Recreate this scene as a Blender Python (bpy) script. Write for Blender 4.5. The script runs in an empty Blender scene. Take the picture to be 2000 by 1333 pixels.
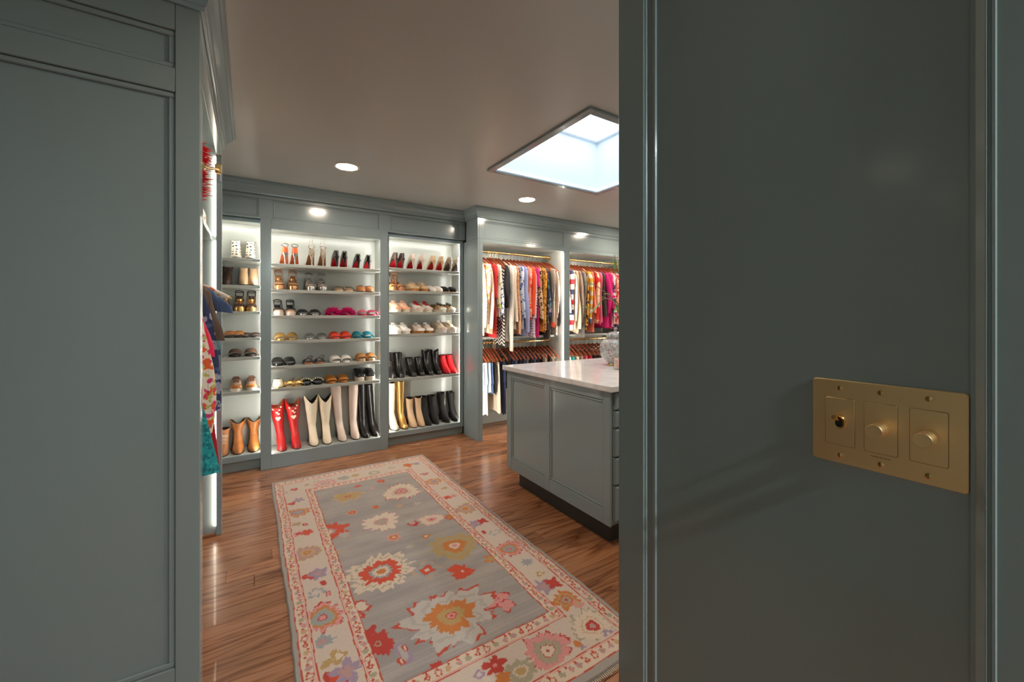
import bpy, math, random
import numpy as np
from mathutils import Vector, Matrix
PI = math.pi
rnd = random.Random(7)
SC = bpy.context.scene
COL = SC.collection

# ------------------------------------------------------------------ camera
TH = math.radians(32.52); F0 = 803.0; CAMZ = 1.30; HORIZ = 617.0
cam_d = bpy.data.cameras.new('camera'); cam = bpy.data.objects.new('camera', cam_d); COL.objects.link(cam)
cam_d.sensor_width = 36; cam_d.lens = F0/2000*36; cam_d.shift_y = -(666.5-HORIZ)/2000
cam_d.clip_start = 0.02
cam.location = (0, 0, CAMZ); cam.rotation_euler = (PI/2, 0, -TH)
SC.camera = cam

# ------------------------------------------------------------------ sky, exposure
w = bpy.data.worlds.new('world'); SC.world = w; w.use_nodes = True
bg = w.node_tree.nodes['Background']; bg.inputs[0].default_value = (0.80, 0.90, 1.0, 1); bg.inputs[1].default_value = 2.0
SC.view_settings.view_transform = 'Standard'; SC.view_settings.look = 'None'
SC.view_settings.exposure = 0.9; SC.view_settings.gamma = 1.0; SC.view_settings.use_curve_mapping = False
LED_SHOE = 26.0; LED_HANG = 34.0; LED_LEFT = 7.5; DOWN = 120.0; LED_SKY = 2.0; VEST = 600.0

def fx(px, Y):
    """world X at which the photograph's column px meets the vertical plane Y"""
    s = (px-1000)/F0
    return Y*(math.sin(TH)+s*math.cos(TH))/(math.cos(TH)-s*math.sin(TH))
def ground(px, py, z=0.0):
    s = (px-1000)/F0; t = (CAMZ-z)*F0/(py-HORIZ)
    return (t*(math.sin(TH)+s*math.cos(TH)), t*(math.cos(TH)-s*math.sin(TH)))

# ------------------------------------------------------------------ materials
def srgb(r, g, b):
    f = lambda c: (c/255/12.92) if c/255 <= 0.04045 else ((c/255+0.055)/1.055)**2.4
    return (f(r), f(g), f(b), 1)
MC = {}
def mat(name, col, rough=0.5, metal=0.0, bump=0.0, bscale=60, var=0.0, spec=0.5, coat=0.0, trans=0.0, emit=None, sheen=0.0, vscale=8):
    if name in MC: return MC[name]
    m = bpy.data.materials.new(name); m.use_nodes = True; MC[name] = m
    nt = m.node_tree; b = nt.nodes['Principled BSDF']
    b.inputs['Base Color'].default_value = col; b.inputs['Roughness'].default_value = rough
    b.inputs['Metallic'].default_value = metal; b.inputs['Specular IOR Level'].default_value = spec
    b.inputs['Coat Weight'].default_value = coat; b.inputs['Transmission Weight'].default_value = trans
    b.inputs['Sheen Weight'].default_value = sheen
    if emit:
        b.inputs['Emission Color'].default_value = emit[0]; b.inputs['Emission Strength'].default_value = emit[1]
    tc = nt.nodes.new('ShaderNodeTexCoord')
    if var:
        n = nt.nodes.new('ShaderNodeTexNoise'); n.inputs['Scale'].default_value = vscale; n.inputs['Detail'].default_value = 5
        nt.links.new(tc.outputs['Object'], n.inputs['Vector'])
        mx = nt.nodes.new('ShaderNodeMix'); mx.data_type = 'RGBA'
        mx.inputs[6].default_value = tuple(c*(1-var) for c in col[:3])+(1,); mx.inputs[7].default_value = tuple(min(1, c*(1+var)) for c in col[:3])+(1,)
        nt.links.new(n.outputs[0], mx.inputs[0]); nt.links.new(mx.outputs[2], b.inputs['Base Color'])
    if bump:
        n = nt.nodes.new('ShaderNodeTexNoise'); n.inputs['Scale'].default_value = bscale; n.inputs['Detail'].default_value = 3
        nt.links.new(tc.outputs['Object'], n.inputs['Vector'])
        bp = nt.nodes.new('ShaderNodeBump'); bp.inputs['Strength'].default_value = bump; bp.inputs['Distance'].default_value = 0.002
        nt.links.new(n.outputs[0], bp.inputs['Height']); nt.links.new(bp.outputs[0], b.inputs['Normal'])
    return m

def pat(name, kind, cols, scale=20, rough=0.8, vec=(1, 1, 1), thr=0.5):
    """patterned cloth or leather; cols are srgb tuples: ground first"""
    if name in MC: return MC[name]
    m = mat(name, cols[0], rough); nt = m.node_tree; b = nt.nodes['Principled BSDF']; N = nt.nodes.new; Lk = nt.links.new
    tc = [n for n in nt.nodes if n.type == 'TEX_COORD'][0]
    mp = N('ShaderNodeMapping'); mp.inputs['Scale'].default_value = vec; Lk(tc.outputs['Object'], mp.inputs[0])
    cur = None
    def layer(fac, c):
        nonlocal cur
        mx = N('ShaderNodeMix'); mx.data_type = 'RGBA'
        if cur is None: mx.inputs[6].default_value = cols[0]
        else: Lk(cur, mx.inputs[6])
        mx.inputs[7].default_value = c; Lk(fac, mx.inputs[0]); cur = mx.outputs[2]
    def math_(op, a, v, clamp=False):
        n = N('ShaderNodeMath'); n.operation = op; n.use_clamp = clamp
        Lk(a, n.inputs[0]) if not isinstance(a, float) else None
        if isinstance(v, (int, float)): n.inputs[1].default_value = v
        else: Lk(v, n.inputs[1])
        return n.outputs[0]
    if kind in ('stripe', 'band'):
        sp = N('ShaderNodeSeparateXYZ'); Lk(mp.outputs[0], sp.inputs[0])
        s = sp.outputs[2] if kind == 'band' else sp.outputs[1]
        fr = math_('FRACT', math_('MULTIPLY', s, scale), 0)
        n = len(cols)
        for i in range(1, n):
            layer(math_('GREATER_THAN', fr, i/n), cols[i])
    elif kind == 'chevron':
        sp = N('ShaderNodeSeparateXYZ'); Lk(mp.outputs[0], sp.inputs[0])
        zz = math_('ABSOLUTE', math_('SUBTRACT', math_('FRACT', math_('MULTIPLY', sp.outputs[1], scale*0.35), 0), 0.5), 0)
        fr = math_('FRACT', math_('ADD', math_('MULTIPLY', sp.outputs[2], scale), math_('MULTIPLY', zz, 2.0)), 0)
        layer(math_('GREATER_THAN', fr, 0.5), cols[1])
    elif kind == 'check':
        ck = N('ShaderNodeTexChecker'); ck.inputs['Scale'].default_value = scale; Lk(mp.outputs[0], ck.inputs[0])
        layer(ck.outputs[1], cols[1])
    elif kind in ('dots', 'floral', 'leopard'):
        for i, c in enumerate(cols[1:]):
            vo = N('ShaderNodeTexVoronoi'); vo.inputs['Scale'].default_value = scale*(1+0.23*i)
            vo.inputs['Randomness'].default_value = 0.25 if kind == 'dots' else 1.0
            mp2 = N('ShaderNodeMapping'); mp2.inputs['Location'].default_value = (i*3.7, i*1.3, i*2.1); Lk(mp.outputs[0], mp2.inputs[0])
            src = mp2.outputs[0]
            if kind != 'dots':
                nz = N('ShaderNodeTexNoise'); nz.inputs['Scale'].default_value = scale*1.6; Lk(src, nz.inputs['Vector'])
                ad = N('ShaderNodeVectorMath'); ad.operation = 'SCALE'; ad.inputs[3].default_value = 0.9/scale; Lk(nz.outputs['Color'], ad.inputs[0])
                a2 = N('ShaderNodeVectorMath'); Lk(src, a2.inputs[0]); Lk(ad.outputs[0], a2.inputs[1]); src = a2.outputs[0]
            Lk(src, vo.inputs['Vector'])
            layer(math_('LESS_THAN', vo.outputs['Distance'], 0.33 if kind == 'dots' else (0.42 if i == 0 else 0.3)*thr*2), c)
    Lk(cur, b.inputs['Base Color'])
    return m

PAINT = mat('paint_lacquer', (0.282, 0.352, 0.368, 1), 0.16, bump=0.045, bscale=7, coat=0.12)
INT = mat('paint_lacquer_lit', (0.41, 0.425, 0.39, 1), 0.24, bump=0.03, bscale=9)  # same lacquer as outside, lightened so the colour carries the strip lighting
PAINTD = mat('paint_wall', (0.266, 0.314, 0.304, 1), 0.12, bump=0.04, bscale=5)
CEILM = mat('paint_ceiling', (0.44, 0.435, 0.41, 1), 0.34, bump=0.03, bscale=4)
SHAFT = mat('skylight_white', (0.80, 0.86, 0.90, 1), 0.5)
BRASS = mat('brass', (0.78, 0.50, 0.20, 1), 0.26, 1.0, bump=0.05, bscale=90)
BRUSH = mat('brushed_brass', (0.90, 0.61, 0.30, 1), 0.42, 1.0, bump=0.12, bscale=40, var=0.05, vscale=4)
BRASSD = mat('brass_slot', (0.16, 0.09, 0.03, 1), 0.5, 1.0)
SILV = mat('chrome', (0.75, 0.75, 0.75, 1), 0.2, 1.0)
BLACKP = mat('black_void', (0.01, 0.01, 0.01, 1), 0.5)
LEDM = mat('led_strip', (1, 1, 1, 1), 0.5, emit=((1.0, 0.955, 0.87, 1), LED_SHOE))
LEDH = mat('led_strip_hanging', (1, 1, 1, 1), 0.5, emit=((1.0, 0.92, 0.82, 1), LED_HANG))
LEDL = mat('led_strip_left', (1, 1, 1, 1), 0.5, emit=((1.0, 0.84, 0.66, 1), LED_LEFT))
LEDS = mat('led_skylight', (1, 1, 1, 1), 0.5, emit=((0.95, 0.98, 1.0, 1), LED_SKY))
LAMP = mat('lamp_glow', (1, 1, 1, 1), 0.5, emit=((1.0, 0.84, 0.68, 1), DOWN))
LAMPV = mat('lamp_glow_fill', (1, 1, 1, 1), 0.5, emit=((0.88, 0.96, 1.0, 1), VEST))  # glow of the added fill lamp in the entry
WOODH = mat('hanger_wood', (0.20, 0.040, 0.014, 1), 0.3, var=0.25, vscale=25)

def glassy(name, col, f):
    m = bpy.data.materials.new(name); m.use_nodes = True; nt = m.node_tree; nt.nodes.clear()
    o = nt.nodes.new('ShaderNodeOutputMaterial'); t = nt.nodes.new('ShaderNodeBsdfTransparent'); g = nt.nodes.new('ShaderNodeBsdfGlossy')
    t.inputs[0].default_value = col; g.inputs['Roughness'].default_value = 0.03
    mx = nt.nodes.new('ShaderNodeMixShader'); mx.inputs[0].default_value = f
    nt.links.new(t.outputs[0], mx.inputs[1]); nt.links.new(g.outputs[0], mx.inputs[2]); nt.links.new(mx.outputs[0], o.inputs[0])
    return m
PANE = glassy('pane_glass', (0.96, 0.98, 1, 1), 0.05)
ACRYL = glassy('clear_acrylic', (0.85, 0.85, 0.84, 1), 0.25)
CLEARV = glassy('clear_vinyl', (0.80, 0.80, 0.78, 1), 0.30)

# ------------------------------------------------------------------ mesh builder
class MB:
    def __init__(s): s.v = []; s.f = []; s.mi = []; s.cur = 0
    def add(s, vs, fs):
        o = len(s.v); s.v += [tuple(v) for v in vs]; s.f += [tuple(i+o for i in f) for f in fs]; s.mi += [s.cur]*len(fs); return s
    def box(s, x0, x1, y0, y1, z0, z1, c=0.0):
        if c <= 0:
            return s.add([(x, y, z) for z in (z0, z1) for y in (y0, y1) for x in (x0, x1)],
                         [(0, 2, 3, 1), (4, 5, 7, 6), (0, 1, 5, 4), (2, 6, 7, 3), (0, 4, 6, 2), (1, 3, 7, 5)])
        c = min(c, (x1-x0)/2.1, (y1-y0)/2.1, (z1-z0)/2.1)
        def rr(z, i):
            a, b, d, e = x0+i, x1-i, y0+i, y1-i
            return [(a+c-i, d, z), (b-c+i, d, z), (b, d+c-i, z), (b, e-c+i, z), (b-c+i, e, z), (a+c-i, e, z), (a, e-c+i, z), (a, d+c-i, z)]
        return s.loft([rr(z0, c), rr(z0+c, 0), rr(z1-c, 0), rr(z1, c)])
    def loft(s, rings, cap0=True, cap1=True, closed=True):
        n = len(rings[0]); vs = [p for r in rings for p in r]; fs = []
        for i in range(len(rings)-1):
            for j in range(n if closed else n-1):
                k = (j+1) % n; fs.append((i*n+j, i*n+k, (i+1)*n+k, (i+1)*n+j))
        if cap0: fs.append(tuple(range(n-1, -1, -1)))
        if cap1: fs.append(tuple((len(rings)-1)*n+j for j in range(n)))
        return s.add(vs, fs)
    def tube(s, pts, r, n=6, closed=False):
        P = [Vector(p) for p in pts]; rings = []; m = len(P); up = None
        for i, p in enumerate(P):
            a = P[i-1] if (i > 0 or closed) else p; b = P[(i+1) % m] if (i < m-1 or closed) else p
            d = (b-a).normalized()
            if up is None: up = Vector((0, 0, 1)) if abs(d.z) < 0.9 else Vector((1, 0, 0))
            u = d.cross(up)
            if u.length < 1e-4: u = d.cross(Vector((0, 1, 0)))
            u.normalize(); v = u.cross(d).normalized(); up = v
            rr = r[i] if isinstance(r, (list, tuple)) else r
            rings.append([tuple(p+rr*(math.cos(2*PI*k/n)*u+math.sin(2*PI*k/n)*v)) for k in range(n)])
        if closed: rings.append(rings[0]); return s.loft(rings, False, False)
        return s.loft(rings)
    def lathe(s, prof, cx=0, cy=0, cz=0, n=24, cap0=True, cap1=True, axis='z'):
        rings = []
        for r, z in prof:
            ring = []
            for k in range(n):
                a = 2*PI*k/n; p = (r*math.cos(a), r*math.sin(a), z)
                if axis == 'x': p = (p[2], p[0], p[1])
                if axis == 'y': p = (p[0], p[2], p[1])
                ring.append((p[0]+cx, p[1]+cy, p[2]+cz))
            rings.append(ring)
        return s.loft(rings, cap0, cap1)
    def prism(s, poly, a0, a1, axis='z'):
        def P(u, v, t): return (u, v, t) if axis == 'z' else ((t, u, v) if axis == 'x' else (u, t, v))
        return s.loft([[P(u, v, a0) for u, v in poly], [P(u, v, a1) for u, v in poly]])
    def sphere(s, c, r, n=8, m=5, sz=1.0):
        return s.lathe([(r*math.sin(PI*i/m), -r*sz*math.cos(PI*i/m)) for i in range(m+1)][0:], c[0], c[1], c[2], n, False, False)
    def mesh(s, name, mats, smooth=False):
        me = bpy.data.meshes.new(name); me.from_pydata(s.v, [], s.f)
        for m in (mats if isinstance(mats, (list, tuple)) else [mats]): me.materials.append(m)
        if any(s.mi): me.polygons.foreach_set('material_index', s.mi)
        if smooth:
            me.polygons.foreach_set('use_smooth', [len(f) <= 4 for f in s.f])
            try: me.set_sharp_from_angle(angle=math.radians(50))
            except Exception: pass
        me.update(); return me
    def build(s, name, mats, parent=None, smooth=False, loc=None, rz=0):
        o = bpy.data.objects.new(name, s.mesh(name, mats, smooth)); COL.objects.link(o)
        if parent: o.parent = parent
        if loc: o.location = loc
        if rz: o.rotation_euler = (0, 0, rz)
        return o
def box(name, m, x0, x1, y0, y1, z0, z1, parent=None, c=0.0015):
    return MB().box(x0, x1, y0, y1, z0, z1, c).build(name, m, parent)
def tag(o, label=None, cat=None, group=None, kind=None):
    if label: o['label'] = label
    if cat: o['category'] = cat
    if group: o['group'] = group
    if kind: o['kind'] = kind
    return o
def thing(name, label, cat, loc=(0, 0, 0), rz=0, group=None):
    o = bpy.data.objects.new(name, None); COL.objects.link(o); o.empty_display_size = 0.05
    o.location = loc; o.rotation_euler = (0, 0, rz); return tag(o, label, cat, group)
def pbox(name, m, par, x0, x1, y0, y1, z0, z1, c=0.0015):
    """box in world coordinates under a parent that stands at par.location"""
    L = par.location
    return MB().box(x0-L.x, x1-L.x, y0-L.y, y1-L.y, z0-L.z, z1-L.z, c).build(name, m, par)
def dup(root, loc, rz=0, **kw):
    r = root.copy(); COL.objects.link(r); r.location = loc; r.rotation_euler = (0, 0, rz)
    for k, v in kw.items(): r[k] = v
    for ch in list(root.children):
        c = ch.copy(); COL.objects.link(c); c.parent = r
        for g in list(ch.children):
            d = g.copy(); COL.objects.link(d); d.parent = c
    return r

# ================================================================== STRUCTURE
H = 2.42
# ---- floor: dark bed and oak planks
def floor_material():
    m = bpy.data.materials.new('oak_floor'); m.use_nodes = True; nt = m.node_tree; b = nt.nodes['Principled BSDF']; N = nt.nodes.new; Lk = nt.links.new
    tc = N('ShaderNodeTexCoord'); oi = N('ShaderNodeObjectInfo')
    off = N('ShaderNodeVectorMath'); off.operation = 'MULTIPLY_ADD'; off.inputs[1].default_value = (1, 1, 1)
    cmb = N('ShaderNodeCombineXYZ'); mu = N('ShaderNodeMath'); mu.operation = 'MULTIPLY'; mu.inputs[1].default_value = 37
    Lk(oi.outputs['Random'], mu.inputs[0]); Lk(mu.outputs[0], cmb.inputs[0]); Lk(mu.outputs[0], cmb.inputs[1])
    Lk(tc.outputs['Object'], off.inputs[0]); Lk(cmb.outputs[0], off.inputs[2])
    m1 = N('ShaderNodeMapping'); m1.inputs['Scale'].default_value = (0.8, 8, 1); Lk(off.outputs[0], m1.inputs[0])
    n1 = N('ShaderNodeTexNoise'); n1.inputs['Scale'].default_value = 1.5; n1.inputs['Detail'].default_value = 3; n1.inputs['Distortion'].default_value = 0.4; Lk(m1.outputs[0], n1.inputs['Vector'])
    k = N('ShaderNodeMath'); k.operation = 'MULTIPLY'; k.inputs[1].default_value = 11; Lk(n1.outputs[0], k.inputs[0])
    fr = N('ShaderNodeMath'); fr.operation = 'PINGPONG'; fr.inputs[1].default_value = 1.0; Lk(k.outputs[0], fr.inputs[0])
    m2 = N('ShaderNodeMapping'); m2.inputs['Scale'].default_value = (6, 170, 1); Lk(off.outputs[0], m2.inputs[0])
    n2 = N('ShaderNodeTexNoise'); n2.inputs['Scale'].default_value = 1.0; n2.inputs['Detail'].default_value = 4; Lk(m2.outputs[0], n2.inputs['Vector'])
    r1 = N('ShaderNodeValToRGB'); e = r1.color_ramp.elements
    e[0].position = 0.0; e[0].color = (0.175, 0.062, 0.025, 1); e[1].position = 0.40; e[1].color = (0.35, 0.148, 0.066, 1)
    x = e.new(0.14); x.color = (0.26, 0.100, 0.042, 1); x = e.new(1.0); x.color = (0.40, 0.182, 0.086, 1)
    Lk(fr.outputs[0], r1.inputs[0])
    r2 = N('ShaderNodeValToRGB'); r2.color_ramp.elements[0].position = 0.36; r2.color_ramp.elements[0].color = (0.74, 0.68, 0.64, 1); r2.color_ramp.elements[1].position = 0.6; r2.color_ramp.elements[1].color = (1, 1, 1, 1)
    Lk(n2.outputs[0], r2.inputs[0])
    mx = N('ShaderNodeMix'); mx.data_type = 'RGBA'; mx.blend_type = 'MULTIPLY'; mx.inputs[0].default_value = 0.8; Lk(r1.outputs[0], mx.inputs[6]); Lk(r2.outputs[0], mx.inputs[7])
    hs = N('ShaderNodeHueSaturation'); Lk(mx.outputs[2], hs.inputs['Color'])
    mr = N('ShaderNodeMapRange'); mr.inputs['To Min'].default_value = 0.84; mr.inputs['To Max'].default_value = 1.22; Lk(oi.outputs['Random'], mr.inputs[0]); Lk(mr.outputs[0], hs.inputs['Value'])
    Lk(hs.outputs[0], b.inputs['Base Color']); b.inputs['Roughness'].default_value = 0.27; b.inputs['Coat Weight'].default_value = 0.15
    bp = N('ShaderNodeBump'); bp.inputs['Strength'].default_value = 0.05; bp.inputs['Distance'].default_value = 0.001
    Lk(n2.outputs[0], bp.inputs['Height']); Lk(bp.outputs[0], b.inputs['Normal'])
    return m
OAK = floor_material()
bed = box('floor', mat('floor_bed', (0.10, 0.045, 0.02, 1), 0.5), -2.6, 4.7, -1.8, 4.55, -0.06, -0.012, c=0)
tag(bed, kind='structure')
PW = 0.106
lens = [1.3, 1.7, 2.1, 1.05]
pm = [MB().box(0.0006, l-0.0006, 0.0005, PW-0.0005, -0.012, 0, 0.0009).mesh('plank', OAK) for l in lens]
y = 0.42; r = 0; npl = 0
while y < 4.4:
    x = -0.95-rnd.random()*0.7
    xe = 3.5 if y > 1.8 else 2.4
    while x < xe:
        k = rnd.randrange(4)
        o = bpy.data.objects.new('plank', pm[k]); COL.objects.link(o); o.parent = bed; o.location = (x, y, 0); npl += 1
        x += lens[k]
    y += PW
rest = MB()   # the floor nobody sees from the doorway: whole sheets of the same boards
for (a, b_, c_, d_) in ((-2.6, 4.7, -1.8, 0.42),):
    rest.box(a, b_, c_, d_-0.001, -0.012, -0.0005)
rest.box(3.5+1.4, 4.9, 0.42, 4.4, -0.012, -0.001)
rest.build('plank', OAK, bed)

# ---- ceiling with skylight opening
SX0, SX1, SY0, SY1 = 1.56, 2.655, 1.655, 2.73
ce = MB()
for (a, b_, c_, d_) in ((-2.6, SX0-.0205, -1.8, 4.55), (SX1+.0205, 4.7, -1.8, 4.55), (SX0-.0205, SX1+.0205, -1.8, SY0-.0205), (SX0-.0205, SX1+.0205, SY1+.0205, 4.55)):
    ce.box(a, b_, c_, d_, H, H+0.06)
tag(ce.build('ceiling', CEILM), kind='structure')
sk = thing('skylight', 'square skylight shaft over the island, glowing pale blue', 'skylight', (SX0, SY0, H))
for (a, b_, c_, d_) in ((SX0-.02, SX0, SY0-.02, SY1+.02), (SX1, SX1+.02, SY0-.02, SY1+.02), (SX0, SX1, SY0-.02, SY0), (SX0, SX1, SY1, SY1+.02)):
    pbox('shaft_wall', SHAFT, sk, a, b_, c_, d_, H+0.001, 2.88, 0)
for (a, b_, c_, d_) in ((SX0, SX0+.035, SY0, SY1), (SX1-.035, SX1, SY0, SY1), (SX0+.035, SX1-.035, SY0, SY0+.035), (SX0+.035, SX1-.035, SY1-.035, SY1)):
    pbox('upper_frame', SHAFT, sk, a, b_, c_, d_, 2.86, 2.90, 0.002)
for (a, b_, c_, d_) in ((SX0-.03, SX0+.018, SY0-.03, SY1+.03), (SX1-.018, SX1+.03, SY0-.03, SY1+.03), (SX0+.018, SX1-.018, SY0-.03, SY0+.018), (SX0+.018, SX1-.018, SY1-.018, SY1+.03)):
    pbox('lower_frame', PAINT, sk, a, b_, c_, d_, H-0.016, H, 0.003)
for (a, b_, c_, d_) in ((SX0+.002, SX0+.010, SY0+.02, SY1-.02), (SX1-.010, SX1-.002, SY0+.02, SY1-.02), (SX0+.02, SX1-.02, SY0+.002, SY0+.010), (SX0+.02, SX1-.02, SY1-.010, SY1-.002)):
    pbox('led_strip', LEDS, sk, a, b_, c_, d_, H+0.0005, H+0.006, 0)
pbox('pane', PANE, sk, SX0, SX1, SY0, SY1, 2.90, 2.906, 0)

def panel_mould(par, axis, pl, u0, u1, z0, z1, wd=0.016, dp=0.008, sgn=-1, m=None):
    """frame moulding lying inside a recess; axis 'y' plane at Y=pl (u is X) or 'x' plane at X=pl (u is Y)"""
    m = m or PAINT; L = par.location
    a, b_ = sorted((pl, pl+sgn*dp))
    for (p, q, r_, s_) in ((u0, u1, z1-wd, z1), (u0, u1, z0, z0+wd), (u0, u0+wd, z0+wd, z1-wd), (u1-wd, u1, z0+wd, z1-wd)):
        if axis == 'y': pbox('panel_moulding', m, par, p, q, a, b_, r_, s_, 0.003)
        else: pbox('panel_moulding', m, par, a, b_, p, q, r_, s_, 0.003)

# ---- walls
def wall(name, *a, m=PAINTD):
    return tag(box(name, m, *a, c=0), kind='structure')
wall('wall_far', -2.6, 4.7, 4.40, 4.55, 0, H)
wall('wall_right', 4.6, 4.7, -1.8, 4.40, 0, H)
wall('wall_left', -0.95, -0.80, 1.72, 4.40, 0, H)
wall('wall_outer', -2.6, -2.5, -1.8, 4.40, 0, H, m=mat('dark_hall', (0.12, 0.12, 0.11, 1), 0.6))
wall('wall_behind', -2.5, 4.6, -1.8, -1.7, 0, H)
wall('wall_near', 0.84, 4.6, 0.50, 0.655, 0, H)
# right side of the doorway: lacquered wall with the switches
wr = wall('wall_entry', 0.713, 0.84, -1.7, 0.655, 0, H)
box('casing', PAINTD, 0.704, 0.7135, 0.585, 0.656, 0, H, wr, 0.0015)
MB().prism([(0.7135, 0.558), (0.709, 0.560), (0.709, 0.566), (0.7105, 0.568), (0.7105, 0.580), (0.707, 0.582), (0.707, 0.5855), (0.7135, 0.5855)][::-1], 0, H).build('bead', PAINTD, wr)
MB().prism([(0.7135, 0.118), (0.7095, 0.117), (0.7095, 0.113), (0.7075, 0.111), (0.7015, 0.105), (0.701, 0.1035), (0.7045, 0.103), (0.7045, 0.1005), (0.702, 0.0995), (0.702, 0.097), (0.7045, 0.096), (0.7045, -0.12), (0.7135, -0.12)], 0, H).build('moulding', PAINTD, wr, smooth=False)
wl = wall('wall_jamb', -1.12, -1.0, -1.7, 0.86, 0, 2.2)
wall('wall_header', -1.12, -1.0, -1.7, 0.86, 2.2, H)

# ---- crown moulding
def crown(name, path, drop=0.105, out=0.055):
    prof = [(0, -drop), (0.008, -drop), (0.010, -drop+0.012), (0.014, -drop+0.016), (0.018, -drop+0.032), (0.030, -drop+0.052), (0.040, -drop+0.062), (0.043, -drop+0.075), (0.050, -drop+0.079), (0.055, -drop+0.095), (0.055, 0), (0, 0)]
    prof = [(o*out/0.055, z) for o, z in prof]
    P = [Vector(p) for p in path]; rings = []
    for i, p in enumerate(P):
        ns = []
        if i > 0: d = (P[i]-P[i-1]).normalized(); ns.append(Vector((d.y, -d.x)))
        if i < len(P)-1: d = (P[i+1]-P[i]).normalized(); ns.append(Vector((d.y, -d.x)))
        n = sum(ns, Vector((0, 0))).normalized(); k = 1/max(0.3, n.dot(ns[0]))
        rings.append([(p.x+n.x*k*o, p.y+n.y*k*o, H+z) for o, z in prof])
    return tag(MB().loft(rings).build(name, PAINT), kind='structure')
crown('trim_1', [(-0.80, 1.719), (-0.139, 1.719), (-0.139, 3.036), (-0.80, 3.036)], out=0.065)
crown('trim_2', [(-0.80, 4.029), (1.977, 4.029), (1.977, 3.759), (4.6, 3.759)])

# ---- panelled faces: a slab with raised stiles/rails, recessed panels and mouldings
# ================================================================== SHOE CABINETS
def shoe_cabinet(name, label, x0, x1, yf, yb, zfloor, ztop, shelves, xl, xr, sill_drop, fd=0.022, zrail=2.12, shelf_setback=0.0225):
    t = thing(name, label, 'cabinet', ((x0+x1)/2, yf, 0))
    T = 0.034; G_ = 0.016
    pbox('back_panel', INT, t, x0-T, x1+T, yb, yb+0.015, 0.02, ztop+0.03, 0)
    pbox('side_panel', INT, t, x0-T, x0-G_, yf+fd, yb, 0.02, ztop+0.03, 0)
    pbox('side_panel', INT, t, x1+G_, x1+T, yf+fd, yb, 0.02, ztop+0.03, 0)
    pbox('top_panel', INT, t, x0-G_, x1+G_, yf+fd, yb, ztop+0.02, ztop+0.035, 0)
    pbox('bottom_panel', INT, t, x0-G_, x1+G_, yf+fd, yb, zfloor-0.02, zfloor, 0)
    pbox('stile', PAINT, t, xl, x0, yf, yf+fd, zfloor-sill_drop, zrail)
    pbox('stile', PAINT, t, x1, xr, yf, yf+fd, zfloor-sill_drop, zrail)
    pbox('rail', PAINT, t, x0, x1, yf, yf+fd, ztop, zrail)
    pbox('sill', PAINT, t, x0, x1, yf, yf+fd, zfloor-sill_drop, zfloor)
    for z in shelves:
        pbox('shelf', INT, t, x0-0.003, x1+0.003, yf+shelf_setback, yb-0.001, z-0.028, z, 0.003)
    for s, xx in ((1, x0), (-1, x1)):
        a, b_ = sorted((xx-s*0.0045, xx-s*0.0145))
        pbox('led_strip', LEDM, t, a, b_, yf+fd+0.001, yf+fd+0.009, zfloor+0.001, ztop+0.018, 0)
    pbox('led_strip', LEDM, t, x0+0.01, x1-0.01, yf+fd+0.0005, yf+fd+0.0085, ztop+0.012, ztop+0.0195, 0)
    return t
MID_SH = [1.750, 1.527, 1.302, 1.085, 0.864, 0.676]
SIDE_SH = [1.783, 1.556, 1.337, 1.115, 0.666]
MX0, MX1, MY, MYB = 0.1535, 1.063, 4.03, 4.31
cabM = shoe_cabinet('shoe_cabinet', 'lit middle shoe cabinet standing slightly proud, with red cowboy boots at bottom', MX0, MX1, MY, MYB, 0.123, 2.035, MID_SH, 0.075, 1.135, 0.122)
RX0, RX1, RY, RYB = 1.163, 1.937, 4.09, 4.35
cabR = shoe_cabinet('shoe_cabinet', 'lit right-hand shoe cabinet holding sneakers and red ankle boots', RX0, RX1, RY, RYB, 0.137, 2.085, SIDE_SH, 1.136, 1.974, 0.05)
pbox('toe_kick', PAINTD, cabR, 1.136, 1.974, RY+0.035, RY+0.05, 0.0, 0.087)
LX0, LX1 = -0.62, 0.074-0.001
cabL = shoe_cabinet('shoe_cabinet', 'narrow-looking left shoe cabinet with tan cowboy boots, behind hanging clothes', LX0, LX1, RY, RYB, 0.137, 2.085, SIDE_SH[:4]+[0.953, 0.666], -0.70, 0.0745, 0.05)
pbox('toe_kick', PAINTD, cabL, -0.70, 0.0745, RY+0.035, RY+0.05, 0.0, 0.087)
# header above the three cabinets
hd = thing('cabinet_header', 'panelled header board running above the three shoe cabinets', 'trim', (0.6, 4.05, 2.12))
pbox('backing_board', PAINT, hd, -0.79, 1.976, 4.062, 4.08, 2.121, H-0.001, 0)
pbox('top_rail', PAINT, hd, -0.79, 1.976, 4.045, 4.0615, 2.285, H-0.001)
for a, b_ in ((-0.79, -0.50), (0.062, 0.165), (1.052, 1.165), (1.90, 1.976)):
    pbox('stile', PAINT, hd, a, b_, 4.045, 4.0615, 2.121, 2.284)
for a, b_, z0 in ((-0.50, 0.062, 2.135), (0.165, 1.052, 2.135), (1.165, 1.90, 2.135)):
    pbox('bottom_rail', PAINT, hd, a, b_, 4.045, 4.0615, 2.121, z0)
    pbox('panel', PAINT, hd, a, b_, 4.056, 4.0616, z0, 2.284, 0)
    panel_mould(hd, 'y', 4.056, a+0.0005, b_-0.0005, z0+0.0005, 2.2835, 0.012, 0.007)

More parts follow.
